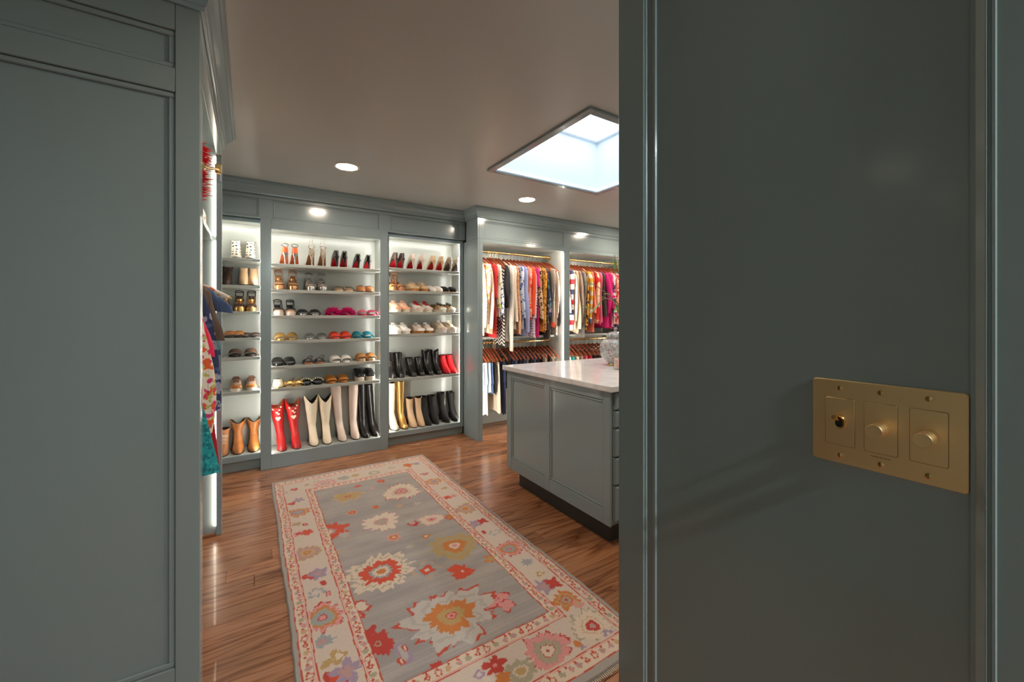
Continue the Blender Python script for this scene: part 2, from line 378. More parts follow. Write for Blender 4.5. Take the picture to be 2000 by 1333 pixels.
# ================================================================== HANGING CLOSETS (right)
KX = [(2.038, 3.134), (3.214, 4.33)]
KZ = 2.0995
CY, CYB = 3.76, 4.36
def hanging_closet(x0, x1, label, xl, xr, left_panel):
    t = thing('hanging_closet', label, 'closet', ((x0+x1)/2, CY, 0))
    if left_panel: pbox('end_panel', PAINT, t, xl, xl+0.02, CY, 4.088, 0, KZ)
    pbox('side_panel', INT, t, x0-0.019, x0-0.016, CY+0.022, CYB, 0, KZ, 0)
    pbox('side_panel', INT, t, x1+0.016, x1+0.019, CY+0.022, CYB, 0, KZ, 0)
    pbox('back_panel', INT, t, x0-0.019, x1+0.019, CYB, CYB+0.015, 0, KZ, 0)
    pbox('top_panel', INT, t, x0-0.016, x1+0.016, CY+0.022, CYB, 2.085, KZ, 0)
    pbox('stile', PAINT, t, xl+(0.0205 if left_panel else 0), x0+0.0, CY, CY+0.022, 0, 2.06)
    if xr: pbox('stile', PAINT, t, x1, xr, CY, CY+0.022, 0, 2.06)
    pbox('rail', PAINT, t, xl+(0.0205 if left_panel else 0), xr or x1, CY, CY+0.022, 2.0605, KZ)
    pbox('baseboard', INT, t, x0, x1, CYB-0.018, CYB-0.0005, 0, 0.17, 0.003)
    pbox('shelf', INT, t, x0-0.0155, x1+0.0155, 3.98, CYB-0.0005, 1.040, 1.066, 0.003)
    for xx, s in ((x0, 1), (x1, -1)):
        a, b_ = sorted((xx-s*0.004, xx-s*0.0145))
        pbox('led_strip', LEDH, t, a, b_, CY+0.0225, CY+0.031, 0.1, 2.04, 0)
    pbox('led_strip', LEDH, t, x0+0.01, x1-0.01, CY+0.0225, CY+0.031, 2.074, 2.083, 0)
    for z, yy in ((2.020, 4.06), (0.995, 4.06)):
        rod = thing('brass_rod', ('upper' if z > 1.5 else 'lower')+' brass hanging rod in the '+('near' if left_panel else 'far')+' right-hand closet', 'rod', (x0, yy, z))
        MB().lathe([(0.0125, 0.004), (0.0125, x1-x0-0.004)], n=14, axis='x').build('pole', BRASS, rod, True)
        for e in (0.0005, x1-x0-0.0065):
            MB().lathe([(0.024, e), (0.024, e+0.006)], n=16, axis='x').build('end_flange', BRASS, rod, True)
    return t
hanging_closet(KX[0][0], KX[0][1], 'bright hanging closet beside the shoe cabinets, packed with tops', 1.978, 3.1935, True)
hanging_closet(KX[1][0], KX[1][1], 'bright hanging closet at far right, partly hidden by doorway', 3.194, 4.59, False)
hd2 = thing('cabinet_header', 'panelled header board above the right-hand hanging closets', 'trim', (2.6, CY, 2.1))
pbox('backing_board', PAINT, hd2, 1.999, 4.598, 3.779, 3.795, 2.101, H-0.001, 0)
pbox('top_rail', PAINT, hd2, 1.999, 4.598, 3.762, 3.7785, 2.285, H-0.001)
pbox('end_panel', PAINT, hd2, 1.978, 1.998, 3.762, 4.03, 2.101, H-0.001)
for a, b_ in ((1.999, 2.06), (3.12, 3.23), (4.32, 4.598)):
    pbox('stile', PAINT, hd2, a, b_, 3.762, 3.7785, 2.101, 2.284)
for a, b_ in ((2.06, 3.12), (3.23, 4.32)):
    pbox('bottom_rail', PAINT, hd2, a, b_, 3.762, 3.7785, 2.101, 2.118)
    pbox('panel', PAINT, hd2, a, b_, 3.773, 3.7786, 2.118, 2.284, 0)
    panel_mould(hd2, 'y', 3.773, a+0.0005, b_-0.0005, 2.1185, 2.2835, 0.012, 0.007)

# ================================================================== LEFT CLOSET
lc = thing('hanging_closet', 'tall closet on the left whose panelled side fills the foreground', 'closet', (-0.45, 2.3, 0))
pbox('end_panel', PAINTD, lc, -0.798, -0.146, 1.742, 1.765, 0, H-0.001, 0)
pbox('stile', PAINTD, lc, -0.206, -0.140, 1.7195, 1.7415, 0, H-0.001, 0.0025)
pbox('stile', PAINTD, lc, -0.798, -0.730, 1.7195, 1.7415, 0, H-0.001, 0.0025)
for z0, z1 in ((2.03, 2.108), (2.232, H-0.001), (0, 0.15)):
    pbox('rail', PAINTD, lc, -0.7295, -0.2065, 1.7195, 1.7415, z0, z1, 0.002)
for z0, z1 in ((0.15, 2.03), (2.108, 2.232)):
    pbox('panel', PAINTD, lc, -0.7295, -0.2065, 1.736, 1.7415, z0+0.0005, z1-0.0005, 0)
    panel_mould(lc, 'y', 1.736, -0.729, -0.207, z0+0.001, z1-0.001, 0.017, 0.010, m=PAINTD)
pbox('end_panel', PAINT, lc, -0.798, -0.170, 2.998, 3.020, 0, 2.30, 0)
pbox('back_panel', PAINT, lc, -0.798, -0.785, 1.766, 2.997, 0, 2.30, 0)
pbox('top_panel', PAINT, lc, -0.784, -0.171, 1.766, 2.997, 2.30, 2.318, 0)
pbox('stile', PAINT, lc, -0.169, -0.140, 1.742, 1.80, 0, 2.25, 0.0025)
pbox('stile', PAINT, lc, -0.169, -0.140, 2.985, 3.035, 0, 2.25, 0.0025)
pbox('rail', PAINT, lc, -0.169, -0.140, 1.742, 3.035, 2.251, H-0.001, 0.0025)
pbox('shelf', PAINT, lc, -0.784, -0.185, 1.766, 2.997, 1.745, 1.770, 0.003)
pbox('baseboard', mat('base_wood', (0.30, 0.13, 0.06, 1), 0.4), lc, -0.784, -0.172, 2.980, 2.9975, 0, 0.018)
pbox('led_strip', LEDL, lc, -0.1795, -0.1695, 2.984, 2.9945, 0.06, 1.742, 0)
pbox('led_strip', LEDL, lc, -0.1795, -0.1695, 2.984, 2.9945, 1.772, 2.24, 0)
pbox('led_strip', LEDL, lc, -0.275, -0.258, 1.80, 2.95, 2.290, 2.2995, 0)
LRX, LRZ = -0.43, 1.66
rod = thing('brass_rod', 'brass hanging rod under the shelf of the left closet', 'rod', (LRX, 1.768, LRZ))
MB().lathe([(0.0125, 0), (0.0125, 1.226)], n=14, axis='y').build('pole', BRASS, rod, True)
for e in (0.0, 1.221): MB().lathe([(0.024, e), (0.024, e+0.006)], n=16, axis='y').build('end_flange', BRASS, rod, True)
# pull with acrylic bar
pu = thing('acrylic_pull', 'clear acrylic bar pull on a brass post, upper left closet', 'handle', (-0.142, 1.801, 1.825))
MB().tube([(0, 0, 0), (0.002, 0.02, 0.004), (0.010, 0.09, 0.022), (0.022, 0.20, 0.056), (0.030, 0.285, 0.080)], [0.011, 0.008, 0.006, 0.0055, 0.0055], 10).build('post', BRASS, pu, True)
MB().box(0.020, 0.044, 0.285, 0.309, 0.066, 0.104, 0.003).build('collar', BRASS, pu)
MB().box(0.023, 0.041, 0.288, 0.306, 0.030, 0.0655, 0.003).build('bar', ACRYL, pu)
MB().box(0.023, 0.041, 0.288, 0.306, 0.1045, 0.148, 0.003).build('bar', ACRYL, pu)

# ================================================================== CEILING LIGHTS
def downlight(x, y, label, lm=LAMP):
    t = thing('recessed_light', label, 'ceiling light', (x, y, H), group=None)
    MB().lathe([(0.072, -0.001), (0.078, -0.006), (0.090, -0.004), (0.092, 0.0)], n=32, cap0=False, cap1=False).build('trim_ring', mat('trim_white', (0.75, 0.70, 0.64, 1), 0.4), t, True)
    MB().lathe([(0.0, -0.0025), (0.0725, -0.0025)], n=32, cap0=False, cap1=False).build('lens', lm, t)
downlight(0.614, 3.27, 'round recessed ceiling light in front of the middle shoe cabinet')
downlight(2.25, 3.26, 'round recessed ceiling light in front of the right-hand hanging closet')
downlight(0.72, 1.10, 'round recessed ceiling light near the doorway, above the rug')
downlight(3.75, 2.2, 'added unseen ceiling light at the right end of the island')  # out of view, added to raise the overall room light
downlight(2.25, 1.10, 'added unseen ceiling light beyond the doorway wall, near the island')  # hidden by the entry wall, added to brighten the cabinet fronts
downlight(3.85, 3.26, 'added unseen ceiling light before the far hanging closet')  # unseen extra lamp, added to brighten the room
downlight(0.60, -1.45, 'added unseen fill light in the entry behind the doorway', LAMPV)  # fill lamp added behind the camera to light the left closet's side

# ================================================================== ISLAND
IX0, IX1, IY0, IY1 = 1.675, 3.10, 1.620, 2.700
isl = thing('island', 'grey-green island cabinet with two side panels and five drawers', 'island', ((IX0+IX1)/2, (IY0+IY1)/2, 0))
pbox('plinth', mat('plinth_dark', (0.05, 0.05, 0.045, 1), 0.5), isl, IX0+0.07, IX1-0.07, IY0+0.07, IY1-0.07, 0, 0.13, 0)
pbox('carcass', PAINT, isl, IX0+0.014, IX1-0.014, IY0+0.010, IY1-0.002, 0.13, 0.879, 0)
f = IX0
for y0, y1 in ((IY0, IY0+0.055), (2.165, 2.225), (IY1-0.06, IY1)): pbox('stile', PAINT, isl, f, f+0.0135, y0, y1, 0.13, 0.879, 0.002)
for (y0, y1) in ((IY0+0.0555, 2.1645), (2.2255, IY1-0.0605)):
    pbox('rail', PAINT, isl, f, f+0.0135, y0, y1, 0.825, 0.879, 0.002)
    pbox('rail', PAINT, isl, f, f+0.0135, y0, y1, 0.13, 0.215, 0.002)
    pbox('panel', PAINT, isl, f+0.010, f+0.0136, y0, y1, 0.216, 0.824, 0)
    panel_mould(isl, 'x', f+0.010, y0+0.0005, y1-0.0005, 0.2165, 0.8235, 0.014, 0.006)
for z0, z1 in ((0.778, 0.868), (0.680, 0.769), (0.517, 0.670), (0.360, 0.509), (0.158, 0.352)):
    for xa, xb in ((IX0+0.03, IX0+0.72), (IX0+0.735, IX1-0.03)):
        L = isl.location; dm = MB()
        c = 0.010
        dm.loft([[(x_-L.x, y_-L.y, z_-L.z) for x_, z_ in ((xa+i, z0+i), (xb-i, z0+i), (xb-i, z1-i), (xa+i, z1-i))] for y_, i in ((IY0+0.0095, 0), (IY0-0.010, 0), (IY0-0.018, c))])
        dr = dm.build('drawer', PAINT, isl)
def marble():
    m = bpy.data.materials.new('white_marble'); m.use_nodes = True; nt = m.node_tree; b = nt.nodes['Principled BSDF']; N = nt.nodes.new; Lk = nt.links.new
    tc = N('ShaderNodeTexCoord'); n = N('ShaderNodeTexNoise'); n.inputs['Scale'].default_value = 3.0; n.inputs['Detail'].default_value = 8; n.inputs['Distortion'].default_value = 1.6; Lk(tc.outputs['Object'], n.inputs['Vector'])
    r = N('ShaderNodeValToRGB'); e = r.color_ramp.elements
    e[0].position = 0.42; e[0].color = (0.86, 0.85, 0.85, 1); e[1].position = 0.56; e[1].color = (0.86, 0.85, 0.85, 1)
    x = e.new(0.49); x.color = (0.77, 0.76, 0.77, 1); Lk(n.outputs[0], r.inputs[0]); Lk(r.outputs[0], b.inputs['Base Color'])
    b.inputs['Roughness'].default_value = 0.12
    return m
ct = box('countertop', marble(), 1.650, 3.13, 1.590, 2.730, 0.880, 0.915, c=0.004)
tag(ct, 'white marble countertop with soft grey veins on the island', 'countertop')

# ================================================================== SWITCH PLATE
sp = thing('switch_plate', 'brushed brass three-gang switch plate on the dark doorway wall', 'switch plate', (0.713, 0.197, 1.149))
def rrect(w_, h_, r_, n=5):
    out = []
    for cx, cy, a0 in ((w_/2-r_, h_/2-r_, 0), (-w_/2+r_, h_/2-r_, PI/2), (-w_/2+r_, -h_/2+r_, PI), (w_/2-r_, -h_/2+r_, 1.5*PI)):
        out += [(cx+r_*math.cos(a0+PI/2*i/n), cy+r_*math.sin(a0+PI/2*i/n)) for i in range(n+1)]
    return out
def plate(w_, h_, r_, x0, x1, cy=0, cz=0, ch=0.0006):
    A = rrect(w_, h_, r_); B = rrect(w_-2*ch, h_-2*ch, r_-ch)
    return MB().loft([[(x0, u+cy, v+cz) for u, v in A], [(x1+ch, u+cy, v+cz) for u, v in A], [(x1, u+cy, v+cz) for u, v in B]])
plate(0.158, 0.118, 0.004, 0, -0.004).build('face_plate', BRUSH, sp)
G = [0.046, 0.001, -0.045]
for i, g in enumerate(G):
    plate(0.0352, 0.0676, 0.0022, -0.0039, -0.00415, g, 0, 0.0001).build('recess_line', BRASSD, sp)
    plate(0.0342, 0.0666, 0.0020, -0.0040, -0.0046, g, 0, 0.0003).build('insert_plate', BRUSH, sp)
    for s in (1, -1):
        sc_ = MB().lathe([(0.0036, -0.004), (0.0036, -0.0052), (0.0030, -0.0056), (0.0001, -0.0056)], 0, g, s*0.0478, 18, axis='x').build('screw', BRASS, sp, True)
        MB().box(-0.0058, -0.0054, g-0.0004, g+0.0004, s*0.0478-0.0031, s*0.0478+0.0031).build('slot', BRASSD, sc_)
for g in G[1:]:
    kn = MB().lathe([(0.0105, -0.0046), (0.0105, -0.0060), (0.0084, -0.0062), (0.0084, -0.0078), (0.0090, -0.0081), (0.0090, -0.0280), (0.0085, -0.0288), (0.0001, -0.0286)], 0, g, 0.0, 40, axis='x').build('dimmer_knob', BRUSH, sp, True)
tg = MB(); A = rrect(0.014, 0.020, 0.0069, 6); B = rrect(0.0125, 0.0185, 0.0062, 6); Cc = rrect(0.0085, 0.0145, 0.0042, 6)
g = G[0]
tg.loft([[(-0.0046, u+g, v) for u, v in A], [(-0.0070, u+g, v) for u, v in A], [(-0.0080, u+g, v) for u, v in B], [(-0.0078, u+g, v) for u, v in Cc], [(-0.0050, u+g, v) for u, v in Cc]], False, False)
tgo = tg.build('toggle_bezel', BRASS, sp, True)
MB().prism(Cc, -0.0052, -0.0050, 'x').build('dark_opening', BLACKP, sp, loc=(0, g, 0))
MB().tube([(-0.0052, g, 0.001), (-0.012, g+0.0006, 0.004), (-0.020, g+0.001, 0.0078), (-0.0225, g+0.001, 0.009)], [0.0022, 0.0023, 0.0034, 0.0028], 12).build('toggle_lever', BRASS, sp, True)
def text_mesh(name, s, size, m, par, loc, rot, ext=0.0001):
    cu = bpy.data.curves.new(name, 'FONT'); cu.body = s; cu.size = size; cu.extrude = ext; cu.align_x = 'CENTER'; cu.align_y = 'CENTER'
    tmp = bpy.data.objects.new(name, cu); COL.objects.link(tmp)
    bpy.context.view_layer.update()
    me = bpy.data.meshes.new_from_object(tmp.evaluated_get(bpy.context.evaluated_depsgraph_get()))
    bpy.data.objects.remove(tmp); me.materials.clear(); me.materials.append(m)
    o = bpy.data.objects.new(name, me); COL.objects.link(o); o.parent = par; o.location = loc; o.rotation_euler = rot
    return o
text_mesh('engraving', 'Forbes & Lomax', 0.0030, BRASSD, sp, (-0.00405, 0.001, -0.0385), (PI/2, 0, -PI/2))

# ================================================================== RUG (colour laid knot by knot on a fine mesh)
def rug():
    X0, X1, Y0, Y1 = 0.138, 1.352, 1.078, 3.668
    st = 0.0034; nx = int((X1-X0)/st)+1; ny = int((Y1-Y0)/st)+1
    gx = np.linspace(0, X1-X0, nx); gy = np.linspace(0, Y1-Y0, ny); U, V = np.meshgrid(gx, gy)
    W_, L_ = X1-X0, Y1-Y0; rs = np.random.RandomState(3)
    def lin(c): c = np.array(c)/255.0; return ((c+0.055)/1.055)**2.4
    pal = dict(field=(188, 177, 168), field2=(160, 151, 147), bord=(216, 196, 180), cream=(226, 204, 182), haze=(200, 190, 180), red=(200, 82, 64), coral=(216, 86, 60), pink=(226, 152, 146),
               orange=(208, 128, 68), gold=(192, 158, 104), sage=(176, 166, 140), blue=(160, 166, 168), lilac=(170, 148, 166), mauve=(192, 152, 146), tan=(206, 168, 128), selv=(172, 164, 156), crim=(196, 70, 60))
    P = {k: lin(v) for k, v in pal.items()}
    Cc = np.empty((ny, nx, 3)); Cc[:] = P['field']
    # abrash: faint horizontal streaks
    s1 = np.repeat(rs.rand(ny, 1), nx, 1); low = np.interp(np.arange(ny), np.arange(0, ny, 14), rs.rand(len(np.arange(0, ny, 14))))[:, None]
    cols = np.array([np.interp(np.arange(nx), np.arange(0, nx, 30), rs.rand(len(np.arange(0, nx, 30)))) for _ in range(40)]); cf = cols[(np.arange(ny)//19) % 40]
    k = np.clip(0.45*low+0.55*cf+0.45*s1-0.15, 0, 1)[..., None]
    Cc = Cc*(1-k)+P['field2']*k
    db = np.minimum(np.minimum(U, W_-U), (np.minimum(V, L_-V)) * 0.0 + 9)     # distance from long sides
    de = np.minimum(V, L_-V)
    wob = 0.0016*np.sin(V*23)+0.0012*np.sin(V*61+1)
    dbw = db+wob; dew = de+0.0014*np.sin(U*31)
    # band coordinate: 0..1 selvage, 1..2 outer guard, 2..3 main, 3..4 inner guard, >4 field
    A = np.interp(dbw, [0, .022, .070, .212, .258, 9], [0, 1, 2, 3, 4, 99]); B = np.interp(dew, [0, .036, .100, .285, .342, 9], [0, 1, 2, 3, 4, 99])
    band = np.minimum(A, B)
    bn = rs.rand(ny, nx, 1)*0.08
    def put(mask, c): Cc[mask] = P[c]
    put(band < 1, 'selv'); put((band >= 1) & (band < 2), 'cream'); put((band >= 2) & (band < 3), 'bord'); put((band >= 3) & (band < 4), 'cream')
    def motif(u, v, R, cols_, n=9, a=0.28, asp=1.0, ph=0.0, jag=0.10, inside=None):
        x0, x1 = np.searchsorted(gx, u-R*1.9), np.searchsorted(gx, u+R*1.9); y0, y1 = np.searchsorted(gy, v-R*1.9), np.searchsorted(gy, v+R*1.9)
        if x1 <= x0 or y1 <= y0: return
        uu = U[y0:y1, x0:x1]-u; vv = (V[y0:y1, x0:x1]-v)/asp; r = np.hypot(uu, vv); th = np.arctan2(vv, uu)
        loc = np.random.RandomState(int((u*977+v*331)*10) % 9999); jt = loc.randn(96); jt = 0.6*jt+0.8*np.repeat(loc.randn(24), 4)
        jit = np.interp((th+PI)/(2*PI)*95, np.arange(96), jt)
        m0 = inside(band[y0:y1, x0:x1]) if inside is not None else True
        for i, (c, f_) in enumerate(cols_):
            aa = a if i == 0 else a*0.8
            rr = R*f_*(1+0.55*aa*np.cos(n*th+ph+i*0.7+0.5*np.sin(2*th+ph))+0.09*np.cos(3*th+ph*3)+0.06*np.cos(2*n*th+1.3+i)+jag*1.6*jit*(0.6 if i else 1.0))
            mk = (r < rr) & m0
            Cc[y0:y1, x0:x1][mk] = P[c]
            if len(c) and i == 0 and R > 0.045:
                pass
    inf = lambda b: b > 4.0
    inb = lambda b: (b > 2.06) & (b < 2.97)
    def at(px, py): x, y = ground(px, py, 0.012); return x-X0, y-Y0
    # guard stripes: little alternating buds and hooks
    gi = 0
    for (lo, hi) in ((1, 2), (3, 4)):
        for side in range(4):
            ln = L_ if side < 2 else W_
            c0 = {1: (.046, .068), 3: (.235, .3135)}[lo]; off = c0[0] if side < 2 else c0[1]; start = c0[1] if side < 2 else c0[0]
            q = start; 
            while q < ln-start:
                u, v = ((off if side == 0 else W_-off), q) if side < 2 else (q, (off if side == 2 else L_-off))
                kind = gi % 5; gi += 1
                if kind in (0, 3): motif(u, v, 0.0125, [(('sage', 'tan', 'mauve')[gi % 3], 1.0)], 5, 0.15, jag=0.08)
                elif kind == 1: motif(u, v, 0.011, [('red', 1.0), ('cream', 0.35)], 3, 0.35, ph=gi)
                elif kind == 2:
                    motif(u, v, 0.014, [('red', 1.0), ('cream', 0.66)], 4, 0.35, ph=gi*1.3)
                else: motif(u+0.004, v, 0.011, [('mauve', 1.0), ('pink', 0.5)], 4, 0.4, ph=gi)
                motif(u+rnd.uniform(-.012, .012), v+0.017, 0.0045, [('red', 1.0)], 2, 0.3, asp=1.8)
                q += 0.040
    # red lines at band edges
    for k_ in (1, 2, 3, 4):
        wdt = {1: .05, 2: .045, 3: .045, 4: .0}[k_]
        lw = 0.0026
        for D, edges in ((dbw, (.022, .070, .212, .258)), (dew, (.036, .100, .285, .342))):
            e = edges[k_-1]; other = A if D is dew else B
            Cc[(np.abs(D-e) < lw) & (other >= k_-0.04)] = P['red']
            if k_ in (2, 3): Cc[(np.abs(D-e+0.0075*(1 if k_ == 2 else -1)) < 0.0016) & (other >= k_)] = P['pink']
    M = [  # px, py, R, layers, lobes, amp, where
        (783.5, 960, .125, [('red', 1.015), ('cream', 1), ('sage', .55), ('cream', .5), ('red', .40), ('mauve', .33), ('pink', .2), ('crim', .08)], 13, .12, 0, .95),
        (679, 970, .088, [('tan', 1.05), ('gold', .92), ('red', .25), ('gold', .12)], 6, .25, 0, .8),
        (745, 1019.6, .105, [('mauve', 1.05), ('cream', .99), ('mauve', .42), ('sage', .2)], 11, .28, 0, 1),
        (640, 1040, .100, [('coral', 1), ('mauve', .42), ('cream', .25)], 9, .2, 0, 1.1),
        (843, 1015, .080, [('pink', 1.0), ('cream', .93), ('pink', .4), ('crim', .12)], 8, .14, 0, .8),
        (806, 1022, .042, [('crim', 1), ('pink', .55)], 2, .55, 0, .8),
        (802, 1018, .028, [('field', 1)], 3, .1, 0, 1),
        (888, 1066, .125, [('sage', 1.05), ('gold', .95), ('sage', .72), ('gold', .62), ('orange', .50), ('cream', .24), ('pink', .12)], 12, .13, 0, 1),
        (745, 1116.5, .150, [('cream', 1.0), ('sage', .84), ('cream', .80), ('coral', .64), ('blue', .36), ('cream', .27), ('orange', .15)], 11, .16, 0, .95),
        (688, 1001.5, .030, [('tan', 1.2), ('coral', .8), ('tan', .3)], 5, .3, 0, .9), (734, 991, .024, [('orange', 1), ('coral', .5)], 5, .3, 0, 1),
        (744, 940, .026, [('coral', 1), ('orange', .4)], 5, .25, 0, 1.2), (699, 950, .028, [('coral', 1)], 3, .25, 0, .6), (727, 954, .02, [('mauve', 1.1), ('pink', .8), ('field', .5)], 5, .3, 0, .9),
        (769, 1050, .034, [('pink', 1.1), ('orange', .75), ('cream', .25)], 5, .35, 0, 1), (832, 1047.7, .025, [('orange', 1), ('cream', .45)], 4, .12, 0, .9),
        (834, 1114, .052, [('tan', 1.15), ('blue', 1.02), ('coral', .68), ('cream', .24)], 4, .35, 0, 1), (903.5, 1116, .046, [('coral', 1.1), ('cream', .16)], 3, .55, 0, 1.1),
        (884, 1113, .022, [('coral', 1.1)], 2, .3, 0, 1.2),
        (968, 1170, .050, [('crim', 1.12), ('pink', 1.02), ('crim', .3), ('pink', .22)], 3, .4, 0, .8), (990, 1182, .034, [('crim', 1.12), ('pink', .97)], 4, .45, 0, .9),
        (882, 1203, .185, [('red', 1.0), ('haze', .975), ('field', .78), ('haze', .70)], 9, .24, 0, .85),
        (882, 1203, .100, [('orange', 1.0), ('gold', .56), ('red', .24), ('pink', .18), ('red', .08)], 10, .14, 0, .9),
        (879, 1010, .030, [('red', 1.1), ('orange', .9)], 3, .2, 0, 1), (958, 1092, .034, [('orange', 1), ('gold', .55)], 5, .4, 0, .9),
        (738, 1258, .056, [('crim', 1.0), ('sage', .24), ('crim', .14)], 5, .12, 0, 1.1), (714, 1240, .030, [('crim', 1.0)], 3, .4, 0, 1), (727, 1228, .018, [('crim', 1.0)], 2, .4, 0, 1),
        (703, 1186, .034, [('red', 1.15), ('cream', .9)], 3, .4, 0, 1), (700, 1202, .022, [('red', 1.1), ('pink', .5)], 2, .5, 0, 1.2),
        (788, 1277, .030, [('lilac', 1.0), ('field', .55)], 2, .5, 0, 2.2), (791, 1266, .009, [('red', 1.3), ('cream', .5)], 2, .4, 0, 3), (784, 1292, .009, [('red', 1.3), ('cream', .5)], 2, .4, 0, 3),
        (854, 1303, .024, [('crim', 1.0)], 5, .3, 0, 1), (655, 1080, .03, [('tan', 1.0), ('gold', .5)], 4, .4, 0, .5), (780, 988, .022, [('tan', 1.0), ('sage', .6)], 5, .4, 0, 1),
        (815, 984, .03, [('mauve', 1.0), ('field', .85)], 7, .4, 0, .9), (672, 1045, .03, [('mauve', 1.0), ('field', .88)], 7, .4, 0, 1.2), (800, 1068, .028, [('sage', 1.0), ('field', .75)], 7, .4, 0, .8),
        (575, 956.5, .024, [('crim', 1), ('pink', .4)], 4, .25, 1, 1), (600, 947.5, .018, [('gold', 1)], 3, .4, 1, 1), (556, 963, .020, [('sage', 1), ('cream', .5)], 6, .4, 1, 1), (618, 941, .020, [('sage', 1), ('cream', .5)], 6, .4, 1, 1),
        (570, 984, .030, [('crim', 1), ('coral', .5)], 3, .5, 1, .7), (584, 977, .032, [('lilac', 1), ('mauve', .4)], 5, .5, 1, 1),
        (582, 1001.5, .066, [('orange', 1), ('tan', .82), ('coral', .6), ('blue', .48), ('mauve', .22)], 8, .16, 1, .9), (580, 1024, .028, [('gold', 1), ('sage', .5)], 5, .3, 1, .8),
        (583, 1043, .030, [('pink', 1), ('crim', .5)], 4, .4, 1, .9), (600, 1040, .032, [('coral', 1)], 5, .3, 1, 1.1), (596, 1025, .010, [('crim', 1.2), ('pink', .5)], 2, .3, 1, 3),
        (600, 1080, .066, [('gold', 1), ('mauve', .86), ('tan', .55), ('orange', .3), ('gold', .16)], 11, .10, 1, 1),
        (604, 1125, .040, [('crim', 1), ('coral', .5)], 3, .5, 1, .7), (622, 1120, .040, [('lilac', 1), ('mauve', .4)], 5, .5, 1, 1.1), (632, 1139, .011, [('crim', 1.2)], 2, .3, 1, 2.6),
        (617.7, 1158, .036, [('blue', 1), ('bord', .65)], 6, .5, 1, .9), (641, 1160, .010, [('crim', 1.2), ('pink', .6)], 2, .3, 1, 4),
        (630.4, 1207, .078, [('crim', 1.03), ('pink', .98), ('orange', .78), ('sage', .62), ('blue', .48), ('crim', .25), ('pink', .18)], 8, .12, 1, 1.05), (630, 1254, .042, [('blue', 1), ('mauve', .5)], 8, .35, 1, .7),
        (640, 1296, .026, [('gold', 1)], 2, .4, 1, .7), (662, 1282, .026, [('gold', 1), ('cream', .5)], 3, .5, 1, 1.3), (655, 1324, .045, [('crim', 1), ('coral', .5)], 4, .5, 1, .8), (677, 1312, .045, [('lilac', 1), ('mauve', .5)], 5, .5, 1, 1.2),
        (829.6, 926, .030, [('crim', 1), ('lilac', .55)], 3, .5, 1, .7), (847.6, 940.8, .060, [('orange', 1), ('tan', .75), ('lilac', .42)], 8, .2, 1, .9), (868, 954, .026, [('gold', 1), ('sage', .5)], 5, .3, 1, .8),
        (874, 972, .028, [('coral', 1)], 4, .4, 1, .9), (886, 969, .028, [('pink', 1), ('mauve', .5)], 4, .4, 1, .9), (909, 994, .066, [('gold', 1), ('mauve', .86), ('tan', .55), ('orange', .3)], 11, .10, 1, 1),
        (926, 1024, .036, [('lilac', 1), ('mauve', .4)], 5, .5, 1, 1), (942, 1018, .030, [('crim', 1)], 4, .5, 1, 1), (945, 1040, .011, [('crim', 1.2)], 2, .3, 1, 2.6), (967, 1040, .034, [('blue', 1), ('bord', .7)], 6, .5, 1, .7),
        (994, 1072, .068, [('crim', 1.03), ('pink', .97), ('orange', .72), ('blue', .5), ('crim', .2), ('pink', .14)], 8, .13, 1, .95), (1030, 1098, .030, [('blue', 1), ('mauve', .3)], 8, .4, 1, .9), (1055, 1121, .022, [('gold', 1), ('cream', .4)], 3, .5, 1, .8),
        (1062, 1146, .040, [('lilac', 1), ('mauve', .5)], 5, .5, 1, 1.1), (1080, 1139, .034, [('crim', 1)], 4, .5, 1, 1), (1106, 1172, .056, [('orange', 1), ('gold', .72), ('coral', .52), ('sage', .4), ('crim', .15)], 6, .22, 1, 1), (1128, 1180, .03, [('pink', 1), ('tan', .6)], 2, .4, 1, .8),
        (1157.5, 1223, .082, [('sage', 1.05), ('cream', .96), ('tan', .58), ('cream', .52), ('crim', .36), ('mauve', .17)], 9, .10, 1, 1), (1128, 1258, .020, [('orange', 1)], 2, .5, 1, .8), (1140, 1266, .014, [('lilac', 1)], 3, .5, 1, 1), (1188, 1238, .022, [('lilac', 1), ('cream', .3)], 4, .4, 1, 1),
        (1069.8, 1271.6, .090, [('crim', 1.04), ('pink', .99), ('mauve', .66), ('sage', .58), ('crim', .34), ('cream', .30), ('crim', .08)], 9, .14, 1, .95), (967, 1300, .038, [('crim', 1), ('pink', .2)], 5, .4, 1, 1), (1018, 1311, .060, [('sage', 1), ('bord', .5), ('gold', .35)], 9, .16, 1, .8), (982, 1325, .032, [('orange', 1)], 4, .3, 1, .7),
        (936, 1318, .02, [('lilac', 1), ('bord', .5)], 4, .3, 1, 1),
        (636, 944, .070, [('mauve', 1.03), ('pink', .98), ('bord', .7), ('mauve', .5), ('cream', .22), ('crim', .1)], 9, .14, 1, .85), (671, 934, .050, [('bord', 1), ('sage', .9), ('blue', .5)], 6, .2, 1, .9), (694, 929, .03, [('gold', 1)], 4, .3, 1, 1), (698, 938, .026, [('crim', 1)], 3, .4, 1, .7),
        (730.6, 924, .058, [('cream', 1), ('sage', .8), ('bord', .4)], 8, .14, 1, .9), (797, 909, .042, [('orange', 1), ('coral', .4)], 4, .3, 1, 1), (813, 906, .03, [('lilac', 1)], 5, .4, 1, 1), (765, 914, .026, [('sage', 1), ('cream', .5)], 4, .3, 1, 1),
    ]
    for px, py, R, ly, n, a, w_, asp in M:
        u, v = at(px, py); motif(u, v, R, ly, n, a, asp, ph=px*0.37, inside=inb if w_ else inf, jag=0.07)
    Cc *= (1+0.10*(rs.rand(ny, nx, 1)-0.5)+0.07*np.sin(np.arange(ny)*PI)[:, None, None])
